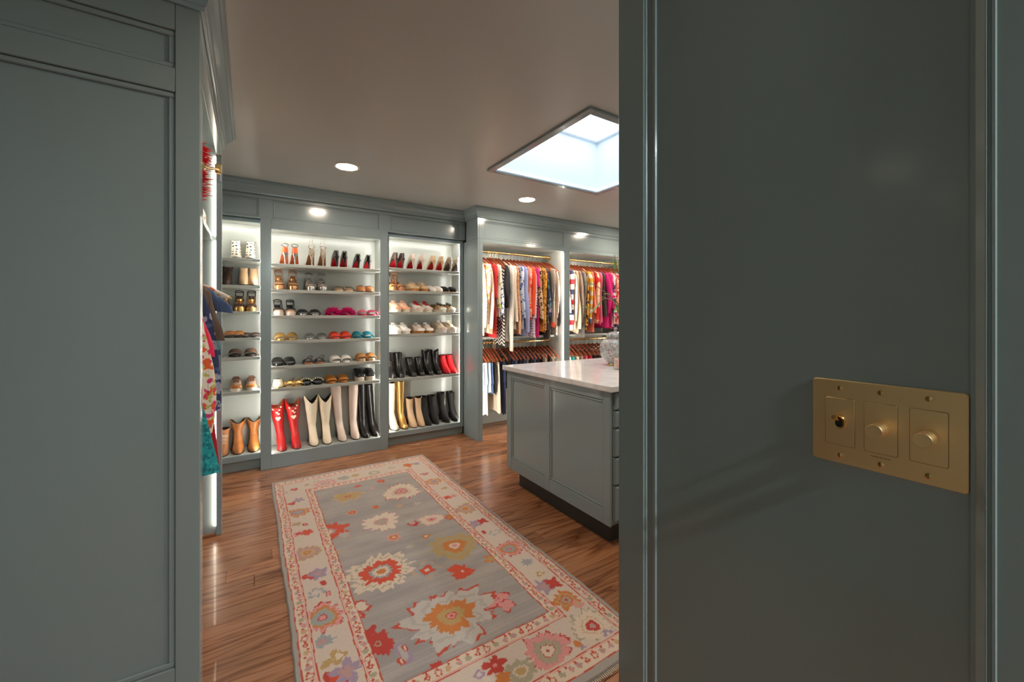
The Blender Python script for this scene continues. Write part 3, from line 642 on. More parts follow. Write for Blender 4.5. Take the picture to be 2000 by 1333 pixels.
    Z = 0.0105+0.0010*rs.rand(ny, nx)+0.0006*(np.arange(ny) % 2)[:, None]
    Z[0, :] = Z[-1, :] = 0.0006; Z[:, 0] = Z[:, -1] = 0.0006
    edge = np.zeros((ny, nx)); ex = 0.003*np.sin(V*7+1)+0.0012*np.sin(V*41)
    fac = np.interp(U, [0, 0.12], [1, 0])-np.interp(W_-U, [0, 0.12], [1, 0]); XX = U+X0+ex*fac; YY = V+Y0+0.003*np.sin(U*19)*(np.interp(V, [0, .1], [1, 0])+np.interp(L_-V, [0, .1], [1, 0]))
    co = np.stack([XX, YY, Z], -1).reshape(-1, 3).astype(np.float32)
    idx = np.arange(nx*ny).reshape(ny, nx); q = np.stack([idx[:-1, :-1], idx[:-1, 1:], idx[1:, 1:], idx[1:, :-1]], -1).reshape(-1, 4).astype(np.int32); nq = len(q)
    me = bpy.data.meshes.new('pile'); me.vertices.add(nx*ny); me.vertices.foreach_set('co', co.ravel())
    me.loops.add(nq*4); me.loops.foreach_set('vertex_index', q.ravel()); me.polygons.add(nq); me.polygons.foreach_set('loop_start', np.arange(0, nq*4, 4, dtype=np.int32)); me.polygons.foreach_set('loop_total', np.full(nq, 4, dtype=np.int32))
    me.update(calc_edges=True)
    ca = me.color_attributes.new('knots', 'FLOAT_COLOR', 'POINT'); ca.data.foreach_set('color', np.concatenate([np.clip(Cc*0.80, 0, 1), np.ones((ny, nx, 1))], -1).astype(np.float32).ravel())
    m = mat('wool', (0.5, 0.5, 0.5, 1), 0.95, sheen=0.2, spec=0.15); nt = m.node_tree; vc = nt.nodes.new('ShaderNodeVertexColor'); vc.layer_name = 'knots'; nt.links.new(vc.outputs[0], nt.nodes['Principled BSDF'].inputs['Base Color'])
    me.materials.append(m)
    t = thing('rug', 'long wool rug with coral and orange flowers on a grey field', 'rug')
    o = bpy.data.objects.new('pile', me); COL.objects.link(o); o.parent = t
    fr = MB(); x = X0+0.005
    while x < X1-0.005:
        fr.box(x, x+0.0035, Y0-0.014-rnd.random()*0.006, Y0+0.004, 0.001, 0.004); fr.box(x, x+0.0035, Y1-0.004, Y1+0.008+rnd.random()*0.004, 0.001, 0.004); x += 0.008
    fo = fr.build('fringe', mat('fringe_cream', (0.62, 0.54, 0.44, 1), 0.9), t); fo['kind'] = 'stuff'
rug()

# ================================================================== SHOES  (toe towards -y, sole on z = 0)
def leather(n, c, r=0.35, **k): return mat('leather_'+n, srgb(*c), r, bump=0.1, bscale=150, **k)
L_ = dict(
    black=leather('black', (26, 23, 22), 0.30), patent=leather('patent', (14, 12, 12), 0.06, coat=0.6), blksuede=leather('black_suede', (22, 19, 19), 0.85),
    red=leather('red', (186, 28, 28), 0.45), scarlet=leather('scarlet', (222, 22, 34), 0.6), redsole=leather('red_sole', (205, 16, 32), 0.25),
    tan=leather('tan', (178, 118, 74), 0.5), caramel=leather('caramel', (196, 128, 62), 0.4, var=0.2, vscale=12), saddle=leather('saddle', (170, 104, 50), 0.38, var=0.55, vscale=22), brown=leather('brown', (96, 64, 46), 0.5),
    dkbrown=leather('dark_brown', (60, 42, 34), 0.5), cream=leather('cream', (236, 220, 192), 0.5, var=0.06), nude=leather('nude', (212, 190, 176), 0.4), beige=leather('beige', (206, 172, 136), 0.55),
    white=leather('white', (236, 230, 222), 0.4), pinkish=leather('blush', (232, 190, 160), 0.4), gold=mat('leather_gold', srgb(206, 164, 96), 0.30, 0.7), rose=mat('leather_rose_gold', srgb(216, 160, 112), 0.25, 0.75),
    silver=mat('leather_silver', srgb(190, 188, 184), 0.25, 0.8), hot=leather('hot_pink', (196, 26, 84), 0.10, coat=0.5), coral=leather('coral', (232, 66, 40), 0.45), teal=leather('teal', (14, 130, 148), 0.4),
    clear=CLEARV, insole=leather('insole', (150, 108, 76), 0.6), sole=leather('sole_dark', (48, 34, 26), 0.6), gum=leather('gum', (178, 120, 60), 0.6), wsole=leather('white_sole', (228, 218, 200), 0.6), inside=leather('lining_dark', (52, 42, 36), 0.8), tlining=leather('lining_tan', (150, 100, 60), 0.7),
    snake=pat('snakeskin', 'leopard', [srgb(176, 160, 140), srgb(70, 60, 52), srgb(225, 214, 196)], 110, 0.3), polka=pat('polka', 'dots', [srgb(232, 218, 196), srgb(24, 20, 20)], 36, 0.5, thr=.5),
    leop=pat('leopard_print', 'leopard', [srgb(214, 176, 130), srgb(34, 26, 24)], 95, 0.6), mesh=leather('mauve_mesh', (150, 124, 108), 0.8), orange=leather('orange', (224, 110, 60), 0.35), magenta=mat('feather_magenta', srgb(208, 10, 112), 0.8), pearl=mat('pearl', srgb(240, 228, 200), 0.15), khaki=leather('khaki', (196, 168, 132), 0.6), lace=leather('lace', (226, 214, 196), 0.8), peach=leather('peach', (240, 168, 130), 0.5),
)
NR = 26
def smooth01(t): t = max(0.0, min(1.0, t)); return t*t*(3-2*t)
def foot_ring(yf, yb, hw, z, toe=0.8, foot=1.0, ramp=None, xs=0.0):
    out = []; c = (yf+yb)/2; h = (yb-yf)/2
    for k in range(NR):
        th = 2*PI*k/NR; cy = -math.cos(th); sy = math.sin(th); u = (cy+1)/2
        e = toe if cy < 0 else 0.78
        wf = np.interp(u, [0, .3, .6, .85, 1], [.92, 1, .76, .68, .66]); wf = 1+(wf-1)*foot
        e = 1+(e-1)*foot
        x = math.copysign(abs(sy)**e, sy)*hw*wf; y = c+cy*h
        out.append((x+xs, y, z+(ramp(y) if ramp else 0)))
    return out
def ramp_fn(hh, a=-0.045, b=0.065): return (lambda y: hh*smooth01((y-a)/(b-a))) if hh else (lambda y: 0.0)
def sole_part(par, L=.24, W=.085, th=.008, toe=.8, hh=0, m='sole', wedge=False, name='sole', top=None):
    r = ramp_fn(hh); b = MB(); ys = (-L/2, L/2)
    bot = [(x, y, 0 if wedge else z) for x, y, z in foot_ring(ys[0], ys[1], W/2, 0, toe, 1, r)]
    b.loft([bot, foot_ring(ys[0]-.002, ys[1]+.001, W/2+.001, th*.5, toe, 1, r), foot_ring(ys[0], ys[1], W/2, th, toe, 1, r)])
    return b.build(name, L_[m], par, True)
def heel_part(par, L, hh, m='sole', kind='stiletto', W=.085):
    if kind == 'stiletto': pr = [(.006, 0), (.0055, .01), (.007, hh*.4), (.012, hh*.75), (.024, hh-.002), (.026, hh+.004)]; cy = L/2-.026
    elif kind == 'block': pr = [(.026, 0), (.025, hh*.5), (.029, hh+.003)]; cy = L/2-.032
    else: pr = [(.030, 0), (.029, hh*.5), (.031, hh+.002)]; cy = L/2-.034
    b = MB(); b.loft([[(r*math.cos(a), cy+r*math.sin(a)+(0.026-r)*.5*(kind == 'stiletto'), z) for a in [2*PI*i/14 for i in range(14)]] for r, z in pr])
    return b.build('heel', L_[m], par, True)
def upper_part(par, prof, m, toe=.8, hh=0, z0=.006, ztop=None, lining='inside', name='upper', xs=None, crease=0.0, seed=0):
    """prof rows: z, y front, y back, half width, footness"""
    r = ramp_fn(hh); rings = []; n = len(prof); rr = random.Random(seed)
    for i, (z, yf, yb, hw, ft) in enumerate(prof):
        x_ = xs(z) if xs else 0
        cr = crease*math.sin(i*2.1+seed)
        rg = foot_ring(yf-cr*.3, yb+cr*.2, hw+cr*.4, z+z0, toe, ft, r, x_)
        if ztop and i == n-1: rg = [(x, y, zz+ztop(2*PI*k/NR)) for k, (x, y, zz) in enumerate(rg)]
        elif ztop and i == n-2: rg = [(x, y, zz+ztop(2*PI*k/NR)*.55) for k, (x, y, zz) in enumerate(rg)]
        rings.append(rg)
    b = MB(); b.loft(rings, True, False)
    top = rings[-1]; cx = sum(p[0] for p in top)/NR; cy = sum(p[1] for p in top)/NR
    ins = lambda s, d: [(cx+(x-cx)*s, cy+(y-cy)*s, z-d) for x, y, z in top]
    b.loft([top, ins(.93, 0)], False, False)
    o = b.build(name, m if not isinstance(m, str) else L_[m], par, True)
    h = prof[-1][0]-prof[max(0, n-3)][0]
    if ztop:
        zl = min(q[2] for q in top)-.012
        low = [(cx+(x-cx)*.55, cy+(y-cy)*.55, zl) for x, y, z in top]
    else: low = ins(.86, min(.05, max(.012, h*.6)))
    MB().loft([ins(.93, 0), low][::-1], True, False).build('lining', L_[lining], par, True)
    return o
def band(par, y0, y1, hw, h, m, zb=.008, th=.003, name='strap', hh=0, tilt=0.0, n=10, round_=1.0):
    r = ramp_fn(hh); rings = []
    for k in range(n+1):
        a = PI*k/n; x = hw*math.copysign(abs(math.cos(a))**.8, math.cos(a)); z = zb+h*math.sin(a)**.7; s = tilt*math.sin(a)
        xi = x*(1-th/hw); zi = z-th*math.sin(a)-(0 if 0 < k < n else 0)
        R0, R1 = r(y0), r(y1)
        zf = zb+(z-zb)*.66; zr = zb+(z-zb)*1.12
        rings.append([(x, y0-s, zf+R0), (x, (y0+y1)/2-s*.6, zb+(z-zb)*.95+(R0+R1)/2), (x, y1-s*.3, zr+R1), (xi, y1-s*.3, zr-th*math.sin(a)+R1), (xi, (y0+y1)/2-s*.6, zb+(z-zb)*.95-th*math.sin(a)+(R0+R1)/2), (xi, y0-s, zf-th*math.sin(a)+R0)])
    return MB().loft(rings).build(name, m if not isinstance(m, str) else L_[m], par, True)
def loop(par, cy, z, rx, ry, m, r=.003, name='ankle_strap', tilt=.01):
    return MB().tube([(rx*math.cos(a), cy+ry*math.sin(a), z+tilt*math.sin(a)) for a in [2*PI*i/16 for i in range(16)]], r, 6, True).build(name, m if not isinstance(m, str) else L_[m], par, True)
def laces(par, y0, y1, z0, z1, hw, n=5, m='lace', bow=True):
    b = MB()
    for i in range(n):
        t = i/(n-1); y = y0+(y1-y0)*t; z = z0+(z1-z0)*t
        b.tube([(-hw, y, z-.006), (0, y-.004, z+.003), (hw, y+.002, z-.006)], .0022, 5)
    if bow:
        for s in (-1, 1): b.tube([(0, y1, z1+.004), (s*.018, y1-.012, z1+.012), (s*.030, y1-.022, z1+.002), (s*.014, y1-.020, z1-.004), (0, y1, z1+.002)], .0018, 5)
    o = b.build('laces', L_[m], par, True); o['kind'] = 'stuff'; return o

def k_pump(t, p):
    L, W, hh = .215, .074, p.get('hh', .098); toe = 1.05
    sole_part(t, L, W*.94, .004, toe, hh, p.get('sole', 'redsole')); heel_part(t, L, hh, p.get('heel', p['m']), 'stiletto')
    upper_part(t, [(0, -L/2, L/2, W/2, 1), (.012, -L/2+.001, L/2+.001, W/2+.001, 1), (.024, -L/2+.012, L/2, W/2-.001, 1), (.034, -.040, L/2-.002, W/2-.002, .9), (.046, .0, L/2-.003, .027, .7), (.056, .035, L/2-.006, .022, .3)], p['m'], toe, hh, .003, lining='tlining')
def k_heelsandal(t, p):
    L, W, hh = .21, .076, p.get('hh', .10)
    sole_part(t, L, W, .006, .8, hh, p.get('sole', 'insole')); heel_part(t, L, hh, p['m'], 'stiletto')
    band(t, -.085, -.055, W/2+.002, .034, p['m'], .005, hh=hh); band(t, -.045, -.030, W/2, .040, p.get('m2', p['m']), .005, hh=hh)
    upper_part(t, [(0, .055, L/2, .026, .3), (.02, .06, L/2+.001, .025, .2), (.05, .066, L/2, .022, .1)], p.get('m2', p['m']), .8, hh, .004, name='heel_counter')
    loop(t, .075, hh+.075, .026, .030, p['m'], .0035)
    if p.get('ties'):
        b = MB()
        for s in (-1, 1): b.tube([(s*.02, .06, hh+.075), (s*.024, .03, hh+.10), (s*.010, .04, hh+.125), (s*.016, .05, hh+.15)], .0018, 5)
        b.build('ankle_tie', L_[p['m']] if isinstance(p['m'], str) else p['m'], t, True)
def k_platform(t, p):
    L, W, hh = .215, .082, p.get('hh', .075)
    pl = MB().loft([foot_ring(-L/2, .015, W/2, 0, .8, 1), foot_ring(-L/2-.002, .02, W/2+.002, .03, .8, 1), foot_ring(-L/2, .02, W/2, .034, .8, 1)]).build('platform', L_[p.get('pl', p['m'])], t, True)
    g = thing_sub = t
    r = ramp_fn(hh)
    b = MB(); b.loft([foot_ring(-L/2, L/2, W/2, .034, .8, 1, r), foot_ring(-L/2, L/2, W/2, .040, .8, 1, r)]).build('insole', L_[p.get('sole', 'insole')], t, True)
    heel_part(t, L, hh+.034, p.get('pl', p['m']), 'block')
    band(t, -.090, -.066, W/2+.002, .030, p['m'], .034, hh=hh, tilt=.004)
    upper_part(t, [(0, .05, L/2, .027, .3), (.014, .056, L/2+.001, .026, .2), (.030, .070, L/2, .022, .1)], p['m'], .8, hh, .036, name='heel_counter')
    loop(t, .072, hh+.034+.068, .031, .036, p['m'], .0042)
    b = MB()
    for s in (-1, 1):
        b.tube([(s*.024, L/2-.02, hh+.060), (s*.030, .085, hh+.10)], .0028, 5); b.tube([(s*.030, -.03, hh*.4+.06), (s*.031, .05, hh+.10)], .0028, 5)
    if p.get('tall'): b.tube([(.033*math.cos(a), .070+.036*math.sin(a), hh+.034+.092) for a in [2*PI*i/16 for i in range(16)]], .0042, 6, True)
    b.build('side_strap', L_[p['m']], t, True)
def k_slide(t, p):
    L, W, th = .235, .088, p.get('th', .014)
    sole_part(t, L, W, th, p.get('toe', .72), p.get('hh', 0), p.get('sole', 'insole'), wedge=p.get('hh', 0) > 0)
    for y0, y1, h in p.get('bands', [(-.085, -.01, .045)]):
        band(t, y0, y1, W/2+.003, h, p['m'], th*.5, hh=p.get('hh', 0), tilt=p.get('tilt', .008))
def k_mule(t, p):
    L, W = .235, .086
    sole_part(t, L, W, .010, p.get('toe', .95), p.get('hh', 0), p.get('sole', 'sole'))
    if p.get('hh'): heel_part(t, L, p['hh'], p.get('sole', 'sole'), 'block')
    upper_part(t, [(0, -L/2, .03, W/2, .5), (.015, -L/2+.001, .028, W/2+.001, .5), (.03, -L/2+.016, .024, W/2-.001, .5), (.045, -.065, .02, W/2-.006, .4), (.056, -.030, .016, .030, .2)], p['m'], .95, p.get('hh', 0), .008)
    if p.get('bow'): MB().tube([(-.018, -.045, .060), (0, -.05, .064), (.018, -.045, .060), (.0, -.055, .054), (-.018, -.045, .060)], .003, 6).build('bow', L_['sole'], t, True)
def k_sneaker(t, p):
    L, W, th = .245, .094, p.get('th', .026); H_ = p.get('H', .085)*.80
    sole_part(t, L, W, th, .68, 0, p.get('sole', 'wsole'))
    upper_part(t, [(0, -L/2+.004, L/2-.002, W/2-.003, 1), (.016, -L/2+.006, L/2-.002, W/2-.003, 1), (.030, -L/2+.022, L/2-.002, W/2-.007, 1), (.044, -.070, L/2-.001, .038, .8), (.058, -.032, L/2, .034, .5), (H_-.012, .0, L/2+.001, .031, .2), (H_, .015, L/2, .029, .1)], p['m'], .7, 0, th-.003, lining=p.get('lin', 'inside'))
    MB().loft([foot_ring(-L/2+.003, -.055, W/2-.001, th, .66, .6), foot_ring(-L/2+.005, -.058, W/2-.003, th+.016, .66, .6), foot_ring(-L/2+.020, -.070, W/2-.014, th+.027, .66, .6)]).build('toe_cap', L_[p.get('m2', p['m'])] if isinstance(p.get('m2', p['m']), str) else p['m'], t, True)
    MB().loft([[(x*.020, y, z) for x in (-1, -.5, .5, 1)]+[(x*.018, y+.004, z-.004) for x in (1, .5, -.5, -1)] for y, z in ((-.062, th+.046), (-.025, th+.066), (.005, th+H_-.006), (.012, th+H_+.018))]).build('tongue', L_[p.get('m3', p.get('m2', p['m']))] if isinstance(p.get('m3', p.get('m2', 'white')), str) else p['m'], t, True)
    laces(t, -.058, -.002, th+.050, th+H_-.004, .022, 5, p.get('lc', 'lace'), p.get('bow', True))
def k_boot(t, p):
    H_, L, W = p['H'], p.get('L', .235), p.get('W', .084); hh = p.get('hh', .035); toe = p.get('toe', .85); tw = p.get('tw', .056); lean = p.get('lean', 0)
    sole_part(t, L, W, .008, toe, hh, p.get('sole', 'sole')); heel_part(t, L, hh, p.get('sole', 'sole'), p.get('heel', 'block'))
    prof = [(0, -L/2+.002, L/2-.002, W/2-.001, 1), (.020, -L/2+.004, L/2-.002, W/2-.001, 1), (.036, -L/2+.020, L/2-.002, W/2-.004, 1), (.054, -.066, L/2-.001, .037, .8), (.072, -.026, L/2, .034, .5), (.094, .010, L/2+.001, .033, .2), (.115, .028, L/2-.001, .033, 0)]
    z = .15; top = H_-.01-hh
    while z < top:
        f_ = (z-.115)/max(.01, (top-.115)); hw = .033+(tw-.033)*min(1, f_*1.15); dy = .045+(tw-.045)*f_*0.6
        cy = .072; prof.append((z, cy-dy, cy+dy*.98, hw, 0)); z += p.get('step', .035)
    prof.append((top, .072-tw*.95, .072+tw*.95, tw, 0))
    dip = p.get('dip', 0)
    zt = (lambda a: dip*(abs(math.sin(a))**1.3-1.0)) if dip else None
    upper_part(t, prof, p['m'], toe, hh, .006, ztop=zt, lining=p.get('lin', 'inside'), name='upper', xs=(lambda z: lean*z) if lean else None, crease=p.get('crease', .0025), seed=p.get('seed', 1))
    if p.get('hearts'):
        for hx, hz, s in ((0, .26, .022), (-.004, .315, .011), (.018, .335, .009), (-.03, .345, .009), (.032, .36, .008), (.008, .30, .010)):
            if hz > H_: continue
            f_ = min(1, (hz-.15)/(top-.115)); yy = .072-(.045+(tw-.045)*f_*.6)*math.sqrt(max(0.1, 1-(hx/tw)**2))
            poly = []
            for k in range(20):
                a = 2*PI*k/20; poly.append((s*(16*math.sin(a)**3)/17, s*(13*math.cos(a)-5*math.cos(2*a)-2*math.cos(3*a)-math.cos(4*a))/17))
            MB().prism([(u+hx+lean*hz, v+hz) for u, v in poly][::-1], yy-.006, yy+.010, 'y').build('heart_inlay', L_['cream'], t)
    if p.get('seam'):
        b = MB(); b.tube([(p['seam']*(.030+(tw-.033)*q)+lean*(.1+q*(top-.1)), .05-.02*q*0, .10+hh+q*(top-.1)) for q in (0, .25, .5, .75, 1)], .0022, 5).build('zip', L_[p.get('seam_m', 'sole')], t, True)
    if p.get('laces'): laces(t, -.045, .02, .075+hh*.5, min(.20, H_*.7), .020, 6, p.get('lc', 'sole'), True)
    if p.get('cap'): MB().loft([foot_ring(-L/2+.001, -.060, W/2+.0005, .006, toe, .6), foot_ring(-L/2+.002, -.062, W/2, .024, toe, .6), foot_ring(-L/2+.018, -.075, W/2-.010, .040, toe, .6)]).build('toe_cap', L_[p['cap']], t, True)
def k_feather(t, p):
    L, W = .225, .085; sole_part(t, L, W, .014, .8, 0, 'hot')
    band(t, -.085, -.01, W/2, .04, 'magenta', .008)
    r_ = random.Random(p.get('seed', 3)); b = MB()
    for i in range(800):
        a = r_.uniform(0, PI); y = r_.uniform(-.11, .03); q_ = r_.uniform(.35, 1); x = .044*q_*math.cos(a); z = .010+.044*q_*math.sin(a)
        d = Vector((math.cos(a)+r_.uniform(-.5, .5), r_.uniform(-1.3, .3), math.sin(a)*.8+r_.uniform(-.7, .5))).normalized(); l = r_.uniform(.018, .044)
        q = Vector((x, y, z)); s = Vector((r_.uniform(-1, 1), r_.uniform(-1, 1), r_.uniform(-1, 1))).cross(d).normalized()*.0034
        e = q+d*l; e.z = max(e.z, .003); mdl = q+d*l*.55+Vector((0, 0, .002)); up = d.cross(s)*.6
        b.add([q, mdl+s, e, mdl-s, mdl+up], [(0, 1, 4), (1, 2, 4), (2, 3, 4), (3, 0, 4), (0, 3, 2, 1)])
    o = b.build('feathers', L_['magenta'], t); o['kind'] = 'stuff'
def k_pearl(t, p):
    L, W = .235, .086; sole_part(t, L, W, .020, .72, 0, 'patent')
    for y0 in (-.080, -.035): band(t, y0, y0+.028, W/2+.003, .040, 'patent', .010)
    b = MB()
    for y0 in (-.066, -.021):
        for k in range(1, 8):
            a = PI*k/8; b.sphere(((W/2+.004)*math.cos(a), y0-.008, .012+.043*math.sin(a)**.7), .0062, 8, 5)
    o = b.build('pearl_studs', L_['pearl'], t, True); o['kind'] = 'stuff'
def k_strappy(t, p):
    L, W = .23, .084; sole_part(t, L, W, .010, .75, 0, p.get('sole', 'tan'))
    for y0 in (-.090, -.058, -.026): band(t, y0, y0+.009, W/2+.002, .032, p['m'], .007, th=.004)
    b = MB(); b.tube([(.03, .01, .012), (.01, -.02, .045), (-.02, -.05, .040), (0, -.03, .055), (.035, -.01, .07), (.05, .02, .055), (.03, .05, .03)], .003, 6).build('tie_cord', L_[p['m']], t, True)
KIND = dict(pump=k_pump, heelsandal=k_heelsandal, platform=k_platform, slide=k_slide, mule=k_mule, sneaker=k_sneaker, boot=k_boot, feather=k_feather, pearl=k_pearl, strappy=k_strappy)
def pair(kind, p, desc, where, group, xs, y, z, rz=0.0, noun='shoe', single=None, xw=False, turn=(0.03, -0.03)):
    """two shoes of a pair; the second shares the first one's meshes"""
    root = None
    for i, px in enumerate(xs):
        X = px if xw else fx(px, y)
        side = ('left' if i == 0 else 'right') if single is None else single
        lab = '%s %s %s' % (side, desc, where)
        a = rz+turn[i % 2]
        if root is None:
            root = thing(noun, lab, 'boot' if noun == 'boot' else 'shoe', (X, y, z), a, group); KIND[kind](root, p)
        else: dup(root, (X, y, z), a, label=lab)
YM = 4.186; YR = 4.238
E = 0.0006
def rowM(i): return ([1.750, 1.527, 1.302, 1.085, 0.864, 0.676, 0.123][i])+E
def rowR(i): return ([1.783, 1.556, 1.337, 1.115, 0.666, 0.137][i])+E
def rowL(i): return ([1.783, 1.556, 1.337, 1.115, 0.953, 0.666, 0.137][i])+E
OR = ['top', 'second', 'third', 'fourth', 'fifth', 'sixth', 'bottom']
def PMd(i, kind, p, desc, xs, rz=0, noun='shoe', y=YM, **k): pair(kind, p, desc, 'on the middle cabinet\'s %s shelf' % OR[i], 'footwear on the middle cabinet\'s %s shelf' % OR[i], xs, y, rowM(i), rz, noun, **k)
OR6 = ['top', 'second', 'third', 'fourth', 'fifth', 'bottom']
def PRt(i, kind, p, desc, xs, rz=0, noun='shoe', y=YR, **k): pair(kind, p, desc, 'on the right cabinet\'s %s shelf' % OR6[i], 'footwear on the right cabinet\'s %s shelf' % OR6[i], xs, y, rowR(i), rz, noun, **k)
def PLf(i, kind, p, desc, xs, rz=0, noun='shoe', y=YR, **k): pair(kind, p, desc, 'on the left cabinet\'s %s shelf' % OR[i], 'footwear on the left cabinet\'s %s shelf' % OR[i], xs, y, rowL(i), rz, noun, **k)
# middle cabinet
PMd(0, 'heelsandal', dict(m='silver', m2='orange', sole='orange', hh=.095), 'silver-heeled orange-backed stiletto sandal', (555, 575), PI)
PMd(0, 'heelsandal', dict(m='snake', sole='tan', hh=.10, ties=1), 'snakeskin stiletto sandal with upright ties', (606, 629), PI)
PMd(0, 'pump', dict(m='patent'), 'tall black patent red-soled pump, inner pair', (654, 671), PI)
PMd(0, 'pump', dict(m='patent', hh=.080), 'lower black red-soled pump, rightmost pair', (696, 717), PI)
PMd(1, 'platform', dict(m='rose', pl='rose', tall=1, hh=.07), 'shiny rose-gold platform sandal with ankle strap', (545, 572))
PMd(1, 'platform', dict(m='silver', pl='silver', sole='nude', hh=.06), 'silver strappy block-heel sandal', (605, 629), y=YM)
PMd(1, 'slide', dict(m='clear', sole='beige', hh=.045, bands=[(-.085, -.035, .04)]), 'clear-banded nude heeled mule', (660, 680))
PMd(1, 'mule', dict(m='tan', bow=1, hh=.0), 'tan suede mule with small bow', (702, 719))
PMd(2, 'platform', dict(m='black', pl='nude', sole='pinkish', hh=.03), 'black-strapped blush-soled flatform sandal', (543, 567))
PMd(2, 'slide', dict(m='black', sole='silver', bands=[(-.085, -.05, .04), (-.03, .0, .045)]), 'black and silver two-band slide', (590, 614))
PMd(2, 'feather', dict(seed=4), 'fluffy magenta feather slide', (648, 677))
PMd(2, 'slide', dict(m='hot', sole='hot', bands=[(-.09, -.015, .045)]), 'glossy hot-pink slide', (706, 725))
PMd(3, 'slide', dict(m='gold', sole='gold', bands=[(-.095, -.065, .04), (-.02, .01, .052)]), 'gold two-strap slide', (547, 570))
PMd(3, 'slide', dict(m='clear', sole='silver', toe=.5, bands=[(-.09, -.03, .045)]), 'clear square-toe grey slide', (603, 627))
PMd(3, 'slide', dict(m='coral', sole='coral', bands=[(-.095, -.05, .038), (-.02, .02, .052)]), 'orange-red two-strap slide', (653, 674))
PMd(3, 'slide', dict(m='teal', sole='teal', bands=[(-.092, -.045, .040), (-.03, .015, .050)]), 'teal blue two-strap slide', (697, 717))
PMd(4, 'slide', dict(m='black', sole='black', th=.022, bands=[(-.09, -.04, .045), (-.03, .02, .05)]), 'chunky matte black two-strap slide', (542, 565))
PMd(4, 'strappy', dict(m='black', sole='tan'), 'tan-soled sandal with thin black cords', (600, 623))
PMd(4, 'slide', dict(m='white', sole='white', bands=[(-.098, -.005, .052)]), 'off-white broad-band slide', (653, 674))
PMd(4, 'slide', dict(m='caramel', sole='beige', th=.026, bands=[(-.095, -.0, .052)]), 'caramel broad-band flatform slide', (703, 722))
PMd(5, 'mule', dict(m='cream', sole='gold'), 'cream closed-toe mule with gold edge', (542,), single='single')
PMd(5, 'strappy', dict(m='gold', sole='gold'), 'gold lace-up sandal with loose cords', (563, 581))
PMd(5, 'pearl', {}, 'black pearl-studded slide', (596, 619))
PMd(5, 'slide', dict(m='caramel', sole='caramel', th=.018, bands=[(-.095, -.055, .036), (-.035, -.005, .046), (.02, .035, .05)]), 'brown buckled three-strap sandal', (645, 669))
PMd(5, 'sneaker', dict(m='patent', m2='patent', sole='wsole', th=.040, H=.06, lc='black', bow=False), 'black patent platform loafer with white sole', (700, 721))
BK = dict(noun='boot')
PMd(6, 'boot', dict(m='red', H=.43, tw=.063, dip=.085, hearts=1, lean=-.10, toe=.95, lin='tlining', crease=.003, seed=2), 'red western boot with white heart inlays', (550, ), single='left', y=YM-.006, **BK)
PMd(6, 'boot', dict(m='red', H=.43, tw=.063, dip=.085, hearts=1, lean=-.06, toe=.95, lin='tlining', crease=.003, seed=2), 'red western boot with white heart inlays', (578, ), single='right', y=YM-.006, **BK)
PMd(6, 'boot', dict(m='cream', H=.44, tw=.060, dip=.06, lean=-.02, toe=.95, crease=.003, seed=5), 'cream western boot with V-cut top', (612, 638), y=YM-.006, **BK)
PMd(6, 'boot', dict(m='nude', H=.515, tw=.047, lean=-.09, toe=.95, seed=3, crease=.002), 'pale nude knee-high boot leaning left', (667, ), single='left', y=YM, **BK)
PMd(6, 'boot', dict(m='nude', H=.515, tw=.047, lean=.02, toe=.95, seed=4, crease=.002), 'pale nude knee-high boot standing upright', (692, ), single='right', y=YM, **BK)
PMd(6, 'boot', dict(m='black', H=.51, tw=.045, lean=-.03, seed=6, W=.088, crease=.003), 'black knee-high boot standing beside nude boots', (712, ), single='left', y=YM, **BK)
PMd(6, 'boot', dict(m='black', H=.50, tw=.045, lean=-.10, seed=7, W=.088, crease=.004), 'black slumping knee-high boot by the corner', (731, ), single='right', y=YM, **BK)
# right cabinet
PRt(0, 'pump', dict(m='dkbrown'), 'dark brown suede red-soled pump', (768, 782), PI)
PRt(0, 'pump', dict(m='nude', sole='redsole'), 'nude patent red-soled pump', (801, 820), PI)
PRt(0, 'pump', dict(m='beige', sole='redsole'), 'camel red-soled pump', (841, 858), PI)
PRt(0, 'pump', dict(m='snake', sole='dkbrown'), 'snakeskin dark-soled pump', (873, 888), PI)
PRt(1, 'platform', dict(m='tan', pl='tan', tall=1, hh=.06), 'tan platform sandal with wide ankle cuff', (761, 777), rz=.22)
PRt(1, 'sneaker', dict(m='khaki', m2='beige', sole='gum', H=.075, lc='khaki'), 'beige low lace-up sneaker', (803, 821), rz=.22)
PRt(1, 'mule', dict(m='white', sole='wsole'), 'white pointed flat mule', (837, 851), rz=.22)
PRt(1, 'mule', dict(m='blksuede', sole='gum'), 'black pointed flat mule', (864, 880), rz=.22)
PRt(2, 'sneaker', dict(m='pinkish', m2='peach', sole='wsole', H=.095), 'peach and white chunky sneaker', (768, 786), rz=.22)
PRt(2, 'sneaker', dict(m='white', m2='nude', m3='scarlet', sole='wsole', H=.095, lc='black'), 'white high-top sneaker with red tongue', (811, 829), rz=.22)
PRt(2, 'sneaker', dict(m='leop', m2='white', m3='black', sole='wsole', H=.08, lc='black'), 'leopard sneaker with white toe cap', (856, 874), rz=.22)
PRt(3, 'sneaker', dict(m='white', m2='white', sole='white', H=.085), 'plain white sneaker', (768, 786), rz=.22)
PRt(3, 'sneaker', dict(m='nude', m2='white', sole='gum', H=.085), 'off-white sneaker with gum sole', (813, 831), rz=.22)
PRt(3, 'sneaker', dict(m='cream', m2='nude', sole='white', H=.10, th=.034), 'cream chunky-soled sneaker', (857, 876), rz=.22)
PRt(4, 'boot', dict(m='black', H=.25, tw=.044, seam=1, laces=1, toe=.85, seed=8), 'tall black lace-trimmed ankle boot', (764, 780), **BK)
